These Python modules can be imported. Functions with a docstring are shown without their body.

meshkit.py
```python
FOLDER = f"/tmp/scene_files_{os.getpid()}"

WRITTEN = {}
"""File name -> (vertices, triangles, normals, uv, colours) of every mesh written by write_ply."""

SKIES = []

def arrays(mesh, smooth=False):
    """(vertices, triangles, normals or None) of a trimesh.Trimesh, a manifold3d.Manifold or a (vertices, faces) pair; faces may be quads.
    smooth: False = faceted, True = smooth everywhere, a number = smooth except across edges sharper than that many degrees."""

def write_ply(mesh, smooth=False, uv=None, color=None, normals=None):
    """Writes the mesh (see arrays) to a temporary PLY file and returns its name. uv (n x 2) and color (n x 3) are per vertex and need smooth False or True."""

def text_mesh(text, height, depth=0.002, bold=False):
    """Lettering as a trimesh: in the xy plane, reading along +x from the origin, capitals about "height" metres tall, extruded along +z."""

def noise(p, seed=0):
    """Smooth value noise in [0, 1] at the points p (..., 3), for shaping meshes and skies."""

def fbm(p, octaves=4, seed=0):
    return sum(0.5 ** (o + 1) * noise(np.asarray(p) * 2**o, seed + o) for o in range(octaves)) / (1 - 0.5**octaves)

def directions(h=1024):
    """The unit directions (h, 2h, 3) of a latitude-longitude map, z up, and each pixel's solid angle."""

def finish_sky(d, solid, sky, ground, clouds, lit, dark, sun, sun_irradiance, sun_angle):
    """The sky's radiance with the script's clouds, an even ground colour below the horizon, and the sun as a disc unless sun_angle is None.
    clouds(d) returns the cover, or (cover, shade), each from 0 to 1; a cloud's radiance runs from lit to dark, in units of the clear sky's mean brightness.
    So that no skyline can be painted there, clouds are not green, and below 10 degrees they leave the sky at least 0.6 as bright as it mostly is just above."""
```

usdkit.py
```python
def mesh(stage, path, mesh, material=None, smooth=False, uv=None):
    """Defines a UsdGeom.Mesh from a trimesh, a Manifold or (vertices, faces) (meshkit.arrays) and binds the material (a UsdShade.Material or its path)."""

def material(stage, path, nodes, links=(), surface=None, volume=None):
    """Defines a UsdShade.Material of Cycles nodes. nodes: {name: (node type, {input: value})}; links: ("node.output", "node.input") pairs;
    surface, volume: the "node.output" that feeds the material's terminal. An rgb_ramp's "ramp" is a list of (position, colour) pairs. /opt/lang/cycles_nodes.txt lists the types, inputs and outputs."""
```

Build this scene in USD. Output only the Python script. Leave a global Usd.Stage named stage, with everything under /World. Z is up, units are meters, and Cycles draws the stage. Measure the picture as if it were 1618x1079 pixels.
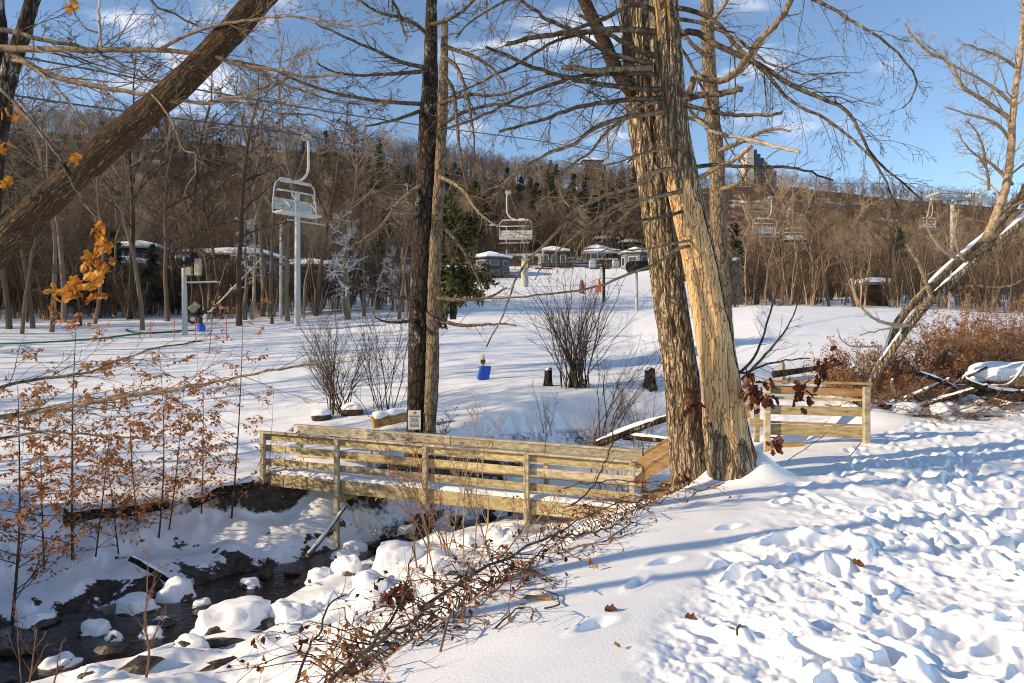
import math, random
import numpy as np, trimesh, usdkit, meshkit
from scipy.spatial import cKDTree
from scipy.interpolate import RegularGridInterpolator
from pxr import Usd, UsdGeom, UsdLux, UsdShade, Gf, Sdf, Vt

stage = Usd.Stage.CreateInMemory()
UsdGeom.SetStageUpAxis(stage, UsdGeom.Tokens.z)
WORLD = UsdGeom.Xform.Define(stage, '/World')
LK = '/World/Looks'
UsdGeom.Scope.Define(stage, LK)

# ---------------------------------------------------------------- camera, sky, sun, exposure
EYE, FPX = 1.75, 1150.0
cam = UsdGeom.Camera.Define(stage, '/World/camera')
cam.CreateHorizontalApertureAttr(36.0); cam.CreateVerticalApertureAttr(24.01)
cam.CreateFocalLengthAttr(36.0 * FPX / 1618.0)
cam.CreateClippingRangeAttr(Gf.Vec2f(0.1, 3000.0))
cam.AddTranslateOp().Set(Gf.Vec3d(0, 0, EYE)); cam.AddRotateXOp().Set(90.0)
cam.CreateExposureAttr(0.42)

SUN_EL = math.radians(20.5)
SUN_TO = np.array([-0.955 * math.cos(SUN_EL), -0.297 * math.cos(SUN_EL), math.sin(SUN_EL)])
SUN_TO /= np.linalg.norm(SUN_TO)
sun = UsdLux.DistantLight.Define(stage, '/World/sun')
sun.CreateIntensityAttr(1.25); sun.CreateAngleAttr(0.53); sun.CreateColorAttr(Gf.Vec3f(1.0, 0.79, 0.53))
sun.GetPrim().CreateAttribute('inputs:normalize', Sdf.ValueTypeNames.Bool).Set(True)
_q = Gf.Rotation(Gf.Vec3d(0, 0, 1), Gf.Vec3d(*[float(x) for x in SUN_TO]))
sun.AddTransformOp().Set(Gf.Matrix4d().SetRotate(_q))

def dirmask(nodes, links, tag, vec, lo, hi):
    nodes[tag + 'd'] = ('vector_math', {'math_type': 'dot_product', 'vector2': vec})
    nodes[tag + 'm'] = ('map_range', {'range_type': 'smoothstep', 'from_min': lo, 'from_max': hi, 'to_min': 0.0, 'to_max': 1.0, 'clamp': True})
    links += [('tc.generated', tag + 'd.vector1'), (tag + 'd.value', tag + 'm.value')]
def pdir(px, py):
    v = np.array([(px - 809) / FPX, 1.0, -(py - 540) / FPX]); return tuple(v / np.linalg.norm(v))
_n = {'sky': ('sky_texture', {'sky_type': 'single_scattering', 'sun_disc': False, 'sun_elevation': SUN_EL,
                              'sun_rotation': math.atan2(SUN_TO[0], SUN_TO[1]), 'altitude': 200.0, 'air_density': 0.95, 'aerosol_density': 0.25, 'ozone_density': 2.4}),
      'tc': ('texture_coordinate', {}),
      'mp': ('mapping', {'scale': (1.0, 1.0, 3.2)}),
      'nz': ('noise_texture', {'scale': 5.5, 'detail': 6.0, 'roughness': 0.58, 'distortion': 0.4}),
      'rp': ('map_range', {'range_type': 'smoothstep', 'from_min': 0.50, 'from_max': 0.80, 'to_min': 0.0, 'to_max': 1.0, 'clamp': True}),
      'mul': ('math', {'math_type': 'multiply'}), 'dim': ('math', {'math_type': 'multiply', 'value2': 0.85}),
      'mix': ('mix_color', {'blend_type': 'mix', 'b': (9.0, 8.6, 8.4)}),
      'bg': ('background_shader', {'strength': 0.138})}
_l = [('tc.generated', 'mp.vector'), ('mp.vector', 'nz.vector'), ('nz.fac', 'rp.value')]
_prev = None
for i, (px, py, lo, hi) in enumerate([(285, 22, .987, .9995), (150, 20, .996, .9998), (870, 165, .975, .999), (1275, 105, .994, .9995), (1160, 100, .992, .9995), (-900, -400, .97, .995)]):
    t = 'c%d' % i
    dirmask(_n, _l, t, pdir(px, py), lo, hi)
    if _prev is None: _prev = t + 'm.result'
    else:
        _n[t + 'x'] = ('math', {'math_type': 'maximum'}); _l += [(_prev, t + 'x.value1'), (t + 'm.result', t + 'x.value2')]; _prev = t + 'x.value'
_l += [(_prev, 'mul.value1'), ('rp.result', 'mul.value2'), ('mul.value', 'dim.value1'), ('dim.value', 'mix.fac'), ('sky.color', 'mix.a'), ('mix.result', 'bg.color')]
dome_mat = usdkit.material(stage, LK + '/sky_light', _n, _l, surface='bg.background')
dome = UsdLux.DomeLight.Define(stage, '/World/sky')
UsdShade.MaterialBindingAPI.Apply(dome.GetPrim()).Bind(dome_mat)
dome.GetPrim().SetCustomDataByKey('kind', 'structure'); dome.GetPrim().SetCustomDataByKey('label', 'clear blue winter sky with a few wisps of white cloud')

# ---------------------------------------------------------------- helpers
_used = {}
def numbered(parent, name):
    k = (parent, name); n = _used.get(k, 0); _used[k] = n + 1
    return name if n == 0 else '%s_%03d' % (name, n)
def tag(o, label=None, cat=None, group=None, kind=None):
    p = o.GetPrim() if hasattr(o, 'GetPrim') else o
    for k, v in (('label', label), ('category', cat), ('group', group), ('kind', kind)):
        if v: p.SetCustomDataByKey(k, v)
    return o
BASE = {}
def thing(name, label, cat, loc=(0, 0, 0), group=None, kind=None):
    path = '/World/' + numbered('/World', name)
    x = UsdGeom.Xform.Define(stage, path); x.AddTranslateOp().Set(Gf.Vec3d(*[float(c) for c in loc]))
    BASE[path] = np.array(loc, float)
    tag(x, label, cat, group, kind); return path
def put(parent, name, mesh, mat, smooth=False, label=None, kind=None):
    """A mesh given in world coordinates, as a part of the thing (or part) at path parent."""
    v, f = (mesh[0], mesh[1]) if isinstance(mesh, tuple) else (np.array(mesh.vertices), np.array(mesh.faces))
    root = '/'.join(parent.split('/')[:3])
    v = np.asarray(v, float) - BASE.get(root, np.zeros(3))
    path = parent + '/' + numbered(parent, name)
    m = usdkit.mesh(stage, path, (v, f), mat, smooth=smooth); tag(m, label, None, None, kind); return path
def single(name, mesh, mat, label=None, cat=None, group=None, kind=None, smooth=False):
    path = '/World/' + numbered('/World', name)
    m = usdkit.mesh(stage, path, mesh, mat, smooth=smooth); tag(m, label, cat, group, kind); return path
def join(ms):
    vs, fs, n = [], [], 0
    for v, f in ms:
        vs.append(v); fs.append(np.asarray(f) + n); n += len(v)
    return np.vstack(vs), np.vstack(fs)
def vf(t): return np.array(t.vertices), np.array(t.faces)
def W(px, py, Y): return np.array([(px - 809.0) / FPX * Y, Y, EYE - (py - 540.0) / FPX * Y])

def tubes(P, R, k=4):
    """P (m,n,3) polylines, R (m,n) radii -> one mesh of m capped tubes."""
    P = np.asarray(P, float); R = np.asarray(R, float)
    m, n = P.shape[:2]
    T = np.gradient(P, axis=1); T /= np.linalg.norm(T, axis=2, keepdims=True) + 1e-9
    main = P[:, -1] - P[:, 0]; main /= np.linalg.norm(main, axis=1, keepdims=True) + 1e-9
    ref = np.where(np.abs(main[:, 2:3]) < 0.8, [[0, 0, 1.0]], [[1.0, 0.3, 0]])[:, None, :]
    A = np.cross(T, ref); A /= np.linalg.norm(A, axis=2, keepdims=True) + 1e-9
    B = np.cross(T, A)
    a = np.arange(k) * 2 * np.pi / k
    V = P[:, :, None] + R[:, :, None, None] * (np.cos(a)[None, None, :, None] * A[:, :, None] + np.sin(a)[None, None, :, None] * B[:, :, None])
    i, j = np.meshgrid(np.arange(n - 1), np.arange(k), indexing='ij')
    q = np.stack([i * k + j, i * k + (j + 1) % k, (i + 1) * k + (j + 1) % k, (i + 1) * k + j], -1).reshape(-1, 4)
    f = np.vstack([q[:, [0, 2, 1]], q[:, [0, 3, 2]]])
    if k > 3:
        cap = np.array([[(n - 1) * k, (n - 1) * k + c + 1, (n - 1) * k + c] for c in range(1, k - 1)] + [[0, c, c + 1] for c in range(1, k - 1)])
    else:
        cap = np.array([[(n - 1) * k, (n - 1) * k + 2, (n - 1) * k + 1], [0, 1, 2]])
    f = np.vstack([f, cap])
    F = (f[None] + (np.arange(m) * n * k)[:, None, None]).reshape(-1, 3)
    return V.reshape(-1, 3), F
def resample(pts, n):
    pts = np.asarray(pts, float)
    d = np.r_[0, np.cumsum(np.linalg.norm(np.diff(pts[:, :3], axis=0), axis=1))]
    if len(pts) > 2:
        from scipy.interpolate import PchipInterpolator
        return PchipInterpolator(d, pts, axis=0)(np.linspace(0, d[-1], n))
    return np.stack([np.interp(np.linspace(0, d[-1], n), d, pts[:, c]) for c in range(pts.shape[1])], 1)
def grow(P, R, c, t0, t1, ang, lenr, n, rng, up=0.0, wig=0.10, rr=0.55, rend=0.3, rmin=0.0, taper=0.6, even=False, flat=0.0):
    """c children on each of the parent polylines."""
    m, k = P.shape[:2]
    L = np.linalg.norm(np.diff(P, axis=1), axis=2).sum(1)
    t = rng.uniform(t0, t1, (m, c))
    if even: t = t0 + (t1 - t0) * (np.arange(c)[None] + rng.uniform(0.1, 0.9, (m, c))) / c
    s = t * (k - 1); i = np.minimum(s.astype(int), k - 2); w = (s - i)[..., None]
    rows = np.arange(m)[:, None]
    A, B = P[rows, i], P[rows, i + 1]
    pos = A + (B - A) * w; r0 = R[rows, i] * (1 - w[..., 0]) + R[rows, i + 1] * w[..., 0]
    d = B - A; d /= np.linalg.norm(d, axis=2, keepdims=True) + 1e-9
    g = rng.normal(size=(m, c, 3))
    if flat: g[..., 2] *= (1 - flat)
    side = g - (g * d).sum(-1, keepdims=True) * d; side /= np.linalg.norm(side, axis=2, keepdims=True) + 1e-9
    a = np.radians(rng.uniform(ang[0], ang[1], (m, c)))[..., None]
    dr = np.cos(a) * d + np.sin(a) * side
    ln = (L[:, None] * lenr * rng.uniform(0.6, 1.25, (m, c)) * (1 - taper * (t - t0) / max(t1 - t0, 1e-6)))
    pos, dr, ln, r0 = pos.reshape(-1, 3), dr.reshape(-1, 3), ln.ravel(), r0.ravel()
    M = len(pos); out = np.zeros((M, n, 3)); out[:, 0] = pos; st = (ln / (n - 1))[:, None]
    cur = dr
    for q in range(1, n):
        out[:, q] = out[:, q - 1] + cur * st
        cur = cur + rng.normal(size=(M, 3)) * wig * 2.0 + np.array([0, 0, up]) ; cur /= np.linalg.norm(cur, axis=1, keepdims=True) + 1e-9
    rb = np.maximum(r0 * rr, rmin)
    rad = rb[:, None] * np.linspace(1, rend, n)[None]
    return out, np.maximum(rad, rmin * 0.75)
def leaves(pos, dr, size, rng, wide=0.5, n=None):
    """Folded, curled leaf blades: 6 vertices, 4 triangles each."""
    m = len(pos); dr = dr / (np.linalg.norm(dr, axis=1, keepdims=True) + 1e-9)
    g = rng.normal(size=(m, 3)); sd = np.cross(dr, g); sd /= np.linalg.norm(sd, axis=1, keepdims=True) + 1e-9
    nn = np.cross(sd, dr); s = (size * rng.uniform(0.65, 1.25, m))[:, None]
    fold = rng.uniform(0.1, 0.55, m)[:, None]; curl = rng.uniform(-0.35, 0.35, m)[:, None]
    V = np.stack([pos, pos + dr * s * .45 + sd * s * wide * .5 + nn * s * wide * fold * .6, pos + dr * s * .5,
                  pos + dr * s * .45 - sd * s * wide * .5 + nn * s * wide * fold * .6, pos + dr * s * .97 + nn * s * curl, pos + dr * s * .8 + sd * s * wide * .22 + nn * s * curl * .6], 1)
    f = np.array([[0, 1, 2], [0, 2, 3], [2, 1, 4], [2, 4, 3]])
    return V[:, :5].reshape(-1, 3), (f[None] + (np.arange(m) * 5)[:, None, None]).reshape(-1, 3)
def ends(P, f=1.0): return P[:, -1], P[:, -1] - P[:, -2]
def noise3(p, s, seed, o=4): return meshkit.fbm(np.asarray(p) * s, o, seed) * 2 - 1
def box(c, size, rot=None, bev=0.0):
    """A plank or block: box with chamfered long edges."""
    sx, sy, sz = np.array(size) / 2.0
    if bev:
        b = min(bev, sx * .9, sy * .9, sz * .9)
        pts = [(x * (sx - (b if ax != 0 else 0)), y * (sy - (b if ax != 1 else 0)), z * (sz - (b if ax != 2 else 0))) for ax in range(3) for x in (-1, 1) for y in (-1, 1) for z in (-1, 1)]
        h = trimesh.convex.convex_hull(np.array(pts)); v, f = vf(h)
    else: v, f = vf(trimesh.creation.box([2 * sx, 2 * sy, 2 * sz]))
    if rot is not None: v = v @ np.asarray(rot).T
    return v + np.asarray(c, float), f
def beam(a, b, w, h, up=(0, 0, 1), bev=0.004, ext=0.0):
    """A plank from a to b: w along the side direction, h along up."""
    a, b = np.asarray(a, float), np.asarray(b, float); x = b - a; L = np.linalg.norm(x); x /= L
    y = np.cross(up, x); y /= np.linalg.norm(y); z = np.cross(x, y)
    return box((a + b) / 2, (L + ext, w, h), np.stack([x, y, z], 1), bev)
def tube1(pts, r, n=None, k=6):
    pts = np.asarray(pts, float)
    if n: pts = resample(pts, n)
    r = np.broadcast_to(r, (len(pts),)) if np.ndim(r) == 0 else np.interp(np.linspace(0, 1, len(pts)), np.linspace(0, 1, len(r)), r)
    return tubes(pts[None], r[None], k)
def blob(c, size, rng, rough=0.25, sub=2, sc=1.6, seed=None):
    s = trimesh.creation.icosphere(sub); v = np.array(s.vertices); sd = int(rng.integers(1e6)) if seed is None else seed
    v = v * (1 + rough * noise3(v + 7, sc, sd, 3)[:, None]) * np.asarray(size)
    return v + np.asarray(c), np.array(s.faces)

# ---------------------------------------------------------------- materials
def mat(name, stops, scale=6.0, stretch=(1, 1, 1), detail=5.0, rough=0.8, bump=0.3, bdist=0.01, coord='object', roty=0.0, rand=0.0, spec=0.25, bscale=None, transl=0.0, extra=None, distortion=0.3, lo=0.3, hi=0.7):
    n = {'g': ('texture_coordinate', {}), 'mp': ('mapping', {'scale': stretch}), 'nz': ('noise_texture', {'scale': scale, 'detail': detail, 'roughness': 0.6, 'distortion': distortion}),
         'r': ('rgb_ramp', {'ramp': [(lo + (hi - lo) * p, c) for p, c in stops]}), 'p': ('principled_bsdf', {'roughness': rough, 'specular_ior_level': spec})}
    l = [('mp.vector', 'nz.vector'), ('nz.fac', 'r.fac')]
    if roty:
        n['ro'] = ('vector_rotate', {'rotate_type': 'y_axis', 'angle': roty}); l += [('g.object', 'ro.vector'), ('ro.vector', 'mp.vector')]
    else: l.append(('g.object', 'mp.vector'))
    col = 'r.color'
    if rand:
        n['oi'] = ('object_info', {}); n['hs'] = ('hsv', {'saturation': 1.0}); n['mr'] = ('map_range', {'from_min': 0.0, 'from_max': 1.0, 'to_min': 1 - rand, 'to_max': 1 + rand})
        l += [('oi.random', 'mr.value'), ('mr.result', 'hs.value'), (col, 'hs.color')]; col = 'hs.color'
    l.append((col, 'p.base_color'))
    if bump:
        n['b'] = ('bump', {'strength': bump, 'distance': bdist}); n['nb'] = ('noise_texture', {'scale': bscale or scale * 2.5, 'detail': 4.0, 'roughness': 0.65})
        l += [('mp.vector', 'nb.vector'), ('nb.fac', 'b.height'), ('b.normal', 'p.normal')]
    surf = 'p.BSDF'
    if transl:
        n['tr'] = ('translucent_bsdf', {}); n['mx'] = ('mix_closure', {'fac': transl}); l += [(col, 'tr.color'), ('p.BSDF', 'mx.closure1'), ('tr.BSDF', 'mx.closure2')]; surf = 'mx.closure'
    return usdkit.material(stage, LK + '/' + name, n, l, surface=surf)

def bark(name, dark, mid, light, across=11.0, along=1.7, crack=.16, roty=0.0, depth=.02, lich=None):
    """Furrowed bark: long plates between dark cracks, mottled."""
    n = {'g': ('texture_coordinate', {}), 'ro': ('vector_rotate', {'rotate_type': 'y_axis', 'angle': roty}), 'dn': ('noise_texture', {'scale': 5.0, 'detail': 3.0}), 'dm': ('vector_math', {'math_type': 'scale', 'scale': .10}), 'da': ('vector_math', {'math_type': 'add'}),
         'mp': ('mapping', {'scale': (across, across, along)}), 'vo': ('voronoi_texture', {'feature': 'distance_to_edge', 'scale': 1.0}), 'vo2': ('voronoi_texture', {'feature': 'distance_to_edge', 'scale': 2.3}),
         'ad': ('math', {'math_type': 'minimum'}), 'm2': ('math', {'math_type': 'multiply_add', 'value2': .8, 'value3': .05}), 'cr': ('map_range', {'range_type': 'smoothstep', 'from_min': 0.0, 'from_max': crack, 'to_min': 0.0, 'to_max': 1.0, 'clamp': True}),
         'n1': ('noise_texture', {'scale': 1.3, 'detail': 6.0, 'roughness': .65}), 'n2': ('noise_texture', {'scale': 2.2, 'detail': 5.0, 'roughness': .6}),
         'rp': ('rgb_ramp', {'ramp': [(.3, mid), (.5, tuple((a + b) / 2 for a, b in zip(mid, light))), (.72, light)]}), 'mx': ('mix_color', {'a': dark}), 'hm': ('math', {'math_type': 'multiply_add', 'value2': .35}),
         'b': ('bump', {'strength': 1.0, 'distance': depth}), 'p': ('principled_bsdf', {'roughness': .9, 'specular_ior_level': .15})}
    l = [('g.object', 'dn.vector'), ('dn.color', 'dm.vector1'), ('g.object', 'ro.vector'), ('ro.vector', 'da.vector1'), ('dm.vector', 'da.vector2'), ('da.vector', 'mp.vector'), ('mp.vector', 'vo.vector'), ('mp.vector', 'vo2.vector'), ('mp.vector', 'n1.vector'), ('g.object', 'n2.vector'),
         ('vo2.distance', 'm2.value1'), ('vo.distance', 'ad.value1'), ('m2.value', 'ad.value2'), ('ad.value', 'cr.value'), ('cr.result', 'mx.fac'), ('n1.fac', 'rp.fac'), ('n1.fac', 'hm.value1'), ('cr.result', 'hm.value3'), ('hm.value', 'b.height'), ('b.normal', 'p.normal')]
    col = 'rp.color'
    if lich:
        n['lr'] = ('map_range', {'range_type': 'smoothstep', 'from_min': .56, 'from_max': .64, 'to_min': 0.0, 'to_max': .85, 'clamp': True}); n['lx'] = ('mix_color', {'b': lich}); l += [('n2.fac', 'lr.value'), ('lr.result', 'lx.fac'), (col, 'lx.a')]; col = 'lx.result'
    l += [(col, 'mx.b'), ('mx.result', 'p.base_color')]
    return usdkit.material(stage, LK + '/' + name, n, l, surface='p.BSDF')

ORD = ['nearest', 'second nearest', 'third nearest', 'fourth nearest', 'fifth nearest', 'sixth nearest', 'seventh nearest', 'eighth nearest', 'ninth nearest', 'tenth nearest', 'eleventh nearest', 'twelfth nearest', 'thirteenth nearest', 'fourteenth nearest']
def by_landmark(items, marks, noun):
    """Labels that single out each of a row of alike things: counted from the nearest landmark."""
    out = [None] * len(items); lots = {}
    for i, (x, y) in enumerate(items):
        k = min(range(len(marks)), key=lambda j: (marks[j][1] - x) ** 2 + (marks[j][2] - y) ** 2); lots.setdefault((k, x >= marks[k][1]), []).append(i)
    for (k, right), ids in lots.items():
        ids.sort(key=lambda i: (items[i][0] - marks[k][1]) ** 2 + (items[i][1] - marks[k][2]) ** 2)
        for n, i in enumerate(ids): out[i] = '%s %s to the %s of %s' % (ORD[n], noun, 'right' if right else 'left', marks[k][0])
    return out
M = {}
# snow: white on gentle ground, earth and stones where it is too steep for snow to lie or where the creek wets it
M['snow'] = usdkit.material(stage, LK + '/snow', {
    'g': ('geometry', {}), 'sx': ('separate_xyz', {}), 'sp': ('separate_xyz', {}),
    'n1': ('noise_texture', {'scale': 2.2, 'detail': 6.0, 'roughness': 0.6}), 'n2': ('noise_texture', {'scale': 38.0, 'detail': 5.0, 'roughness': 0.7}),
    'n3': ('noise_texture', {'scale': 9.0, 'detail': 5.0, 'roughness': 0.7}),
    'ma': ('math', {'math_type': 'multiply_add', 'value2': 0.30, 'value3': 0.0}), 'ad': ('math', {'math_type': 'add'}),
    'st': ('map_range', {'from_min': 0.66, 'from_max': 0.74, 'to_min': 0.0, 'to_max': 1.0, 'clamp': True}),
    'er': ('rgb_ramp', {'ramp': [(0.3, (0.018, 0.012, 0.008)), (0.5, (0.05, 0.034, 0.022)), (0.7, (0.12, 0.09, 0.06))]}),
    'sr': ('rgb_ramp', {'ramp': [(0.3, (0.80, 0.81, 0.83)), (0.7, (0.88, 0.885, 0.89))]}),
    'n4': ('noise_texture', {'scale': 1.5, 'detail': 6.0, 'roughness': 0.65}), 'zc': ('math', {'math_type': 'multiply_add', 'value2': 2.6, 'value3': -3.67}), 'zl': ('math', {'math_type': 'subtract'}),
    'zr': ('map_range', {'from_min': -0.03, 'from_max': 0.03, 'to_min': 0.0, 'to_max': 1.0, 'clamp': True}), 'mn': ('math', {'math_type': 'minimum'}),
    'hi': ('map_range', {'from_min': -0.80, 'from_max': -0.65, 'to_min': 0.0, 'to_max': 1.0, 'clamp': True}), 'sm': ('math', {'math_type': 'maximum'}),
    'mx': ('mix_color', {}), 'b': ('bump', {'strength': 0.35, 'distance': 0.012}), 'p': ('principled_bsdf', {'roughness': 0.55, 'specular_ior_level': 0.3})},
    [('g.position', 'n1.vector'), ('g.position', 'n2.vector'), ('g.position', 'n3.vector'), ('g.normal', 'sx.vector'), ('g.position', 'sp.vector'),
     ('n3.fac', 'ma.value1'), ('ma.value', 'ad.value1'), ('sx.z', 'ad.value2'), ('ad.value', 'st.value'),
     ('g.position', 'n4.vector'), ('n4.fac', 'zc.value1'), ('sp.z', 'zl.value1'), ('zc.value', 'zl.value2'), ('zl.value', 'zr.value'), ('sp.z', 'hi.value'), ('hi.result', 'sm.value1'), ('st.result', 'sm.value2'), ('sm.value', 'mn.value1'), ('zr.result', 'mn.value2'),
     ('n3.fac', 'er.fac'), ('n1.fac', 'sr.fac'), ('er.color', 'mx.a'), ('sr.color', 'mx.b'), ('mn.value', 'mx.fac'), ('mx.result', 'p.base_color'),
     ('n2.fac', 'b.height'), ('b.normal', 'p.normal')], surface='p.BSDF')
M['snow_cap'] = mat('snow_cap', [(0, (.80, .81, .83)), (1, (.88, .885, .89))], scale=3, rough=0.55, bump=0.25, bdist=0.008, bscale=40)
# forest floor: leaf litter with patches of lying snow
M['litter'] = usdkit.material(stage, LK + '/forest_floor', {
    'g': ('geometry', {}), 'n1': ('noise_texture', {'scale': 0.10, 'detail': 8.0, 'roughness': 0.68}), 'n2': ('noise_texture', {'scale': 1.1, 'detail': 6.0, 'roughness': 0.7}),
    'lr': ('rgb_ramp', {'ramp': [(0.3, (0.030, 0.022, 0.016)), (0.5, (0.075, 0.052, 0.034)), (0.7, (0.15, 0.105, 0.07))]}),
    'sr': ('map_range', {'range_type': 'smoothstep', 'from_min': 0.54, 'from_max': 0.64, 'to_min': 0.0, 'to_max': 0.9, 'clamp': True}), 'mx': ('mix_color', {'b': (0.72, 0.74, 0.78)}),
    'p': ('principled_bsdf', {'roughness': 0.9, 'specular_ior_level': 0.1})},
    [('g.position', 'n1.vector'), ('g.position', 'n2.vector'), ('n2.fac', 'lr.fac'), ('n1.fac', 'sr.value'), ('sr.result', 'mx.fac'), ('lr.color', 'mx.a'), ('mx.result', 'p.base_color')], surface='p.BSDF')
M['water'] = usdkit.material(stage, LK + '/creek_water', {'g': ('geometry', {}), 'mp': ('mapping', {'scale': (3.0, 3.0, 3.0)}), 'nz': ('noise_texture', {'scale': 2.0, 'detail': 5.0, 'roughness': 0.6, 'distortion': 1.2}),
    'b': ('bump', {'strength': 0.5, 'distance': 0.03}), 'p': ('principled_bsdf', {'base_color': (0.30, 0.24, 0.17), 'roughness': 0.04, 'ior': 1.33, 'transmission_weight': 1.0})},
    [('g.position', 'mp.vector'), ('mp.vector', 'nz.vector'), ('nz.fac', 'b.height'), ('b.normal', 'p.normal')], surface='p.BSDF')
M['bark_grey'] = bark('bark_grey', (.06, .042, .027), (.26, .19, .118), (.52, .41, .275), 13.0, 1.5, .17, depth=.025)
M['bark_dark'] = bark('bark_dark', (.012, .009, .007), (.04, .030, .022), (.10, .075, .055), 9.0, 3.0, .2, lich=(.36, .34, .29))
M['bark_red'] = bark('bark_red', (.028, .017, .010), (.115, .068, .036), (.25, .16, .09), 34.0, 3.2, .30, roty=math.radians(-43), depth=.014, lich=(.24, .20, .13))
M['bark_tan'] = bark('bark_tan', (.06, .043, .028), (.17, .125, .08), (.33, .25, .165), 14.0, 3.0, .15, depth=.01)
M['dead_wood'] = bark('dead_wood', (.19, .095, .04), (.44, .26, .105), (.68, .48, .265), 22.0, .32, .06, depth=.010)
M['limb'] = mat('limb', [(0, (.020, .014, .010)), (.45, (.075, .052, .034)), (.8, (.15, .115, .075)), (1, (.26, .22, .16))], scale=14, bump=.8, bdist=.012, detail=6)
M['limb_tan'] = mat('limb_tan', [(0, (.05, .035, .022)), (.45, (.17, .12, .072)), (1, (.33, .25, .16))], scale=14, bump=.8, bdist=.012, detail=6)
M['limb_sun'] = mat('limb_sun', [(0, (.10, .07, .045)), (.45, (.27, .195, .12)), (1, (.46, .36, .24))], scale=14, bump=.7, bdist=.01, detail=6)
M['limb_pale'] = mat('limb_pale', [(0, (.20, .15, .10)), (1, (.48, .40, .29))], scale=12, bump=.5, bdist=.008)
M['twig'] = mat('twig', [(0, (.030, .020, .015)), (1, (.10, .066, .045))], scale=9, bump=0)
M['twig_red'] = mat('twig_red', [(0, (.10, .045, .026)), (1, (.24, .13, .075))], scale=9, bump=0)
M['twig_tan'] = mat('twig_tan', [(0, (.20, .135, .075)), (1, (.38, .27, .16))], scale=9, bump=0)
M['hill_wood'] = mat('hill_wood', [(0, (.036, .024, .017)), (1, (.15, .098, .062))], scale=2.5, bump=0, rand=.5)
M['hill_wood_pale'] = mat('hill_wood_pale', [(0, (.12, .085, .055)), (1, (.36, .265, .17))], scale=2.5, bump=0, rand=.35)
M['frost'] = mat('frost', [(0, (.30, .29, .29)), (1, (.66, .66, .68))], scale=3, bump=0, rough=.5)
M['beech_leaf'] = mat('beech_leaf', [(0, (.24, .085, .028)), (.5, (.42, .18, .062)), (1, (.58, .32, .13))], scale=3.5, bump=0, rough=.6, transl=.35)
M['oak_leaf'] = mat('oak_leaf', [(0, (.045, .014, .007)), (.6, (.11, .034, .016)), (1, (.20, .075, .032))], scale=6, bump=0, rough=.6, transl=.2)
M['gold_leaf'] = mat('gold_leaf', [(0, (.22, .075, .010)), (.5, (.46, .19, .022)), (1, (.68, .38, .07))], scale=9, bump=0, rough=.55, transl=.35)
M['hedge_leaf'] = mat('hedge_leaf', [(0, (.13, .055, .022)), (.5, (.27, .125, .046)), (1, (.43, .22, .085))], scale=1.2, bump=0, rough=.7, transl=.2)
M['needle'] = mat('needle', [(0, (.035, .036, .011)), (1, (.14, .125, .036))], scale=1.5, bump=0, rough=.7)
M['needle_dark'] = mat('needle_dark', [(0, (.010, .017, .010)), (1, (.035, .045, .022))], scale=1.5, bump=0, rough=.7)
M['lumber'] = mat('lumber', [(0, (.17, .12, .055)), (.4, (.36, .28, .14)), (.7, (.45, .365, .20)), (1, (.54, .47, .32))], scale=3, stretch=(1.0, 6, 6), bump=.35, bdist=.005, rand=.2, detail=8)
M['lumber_grey'] = mat('lumber_grey', [(0, (.17, .14, .095)), (.4, (.33, .275, .18)), (1, (.50, .44, .33))], scale=3, stretch=(1.0, 6, 6), bump=.35, bdist=.005, rand=.2, detail=8)
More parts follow.
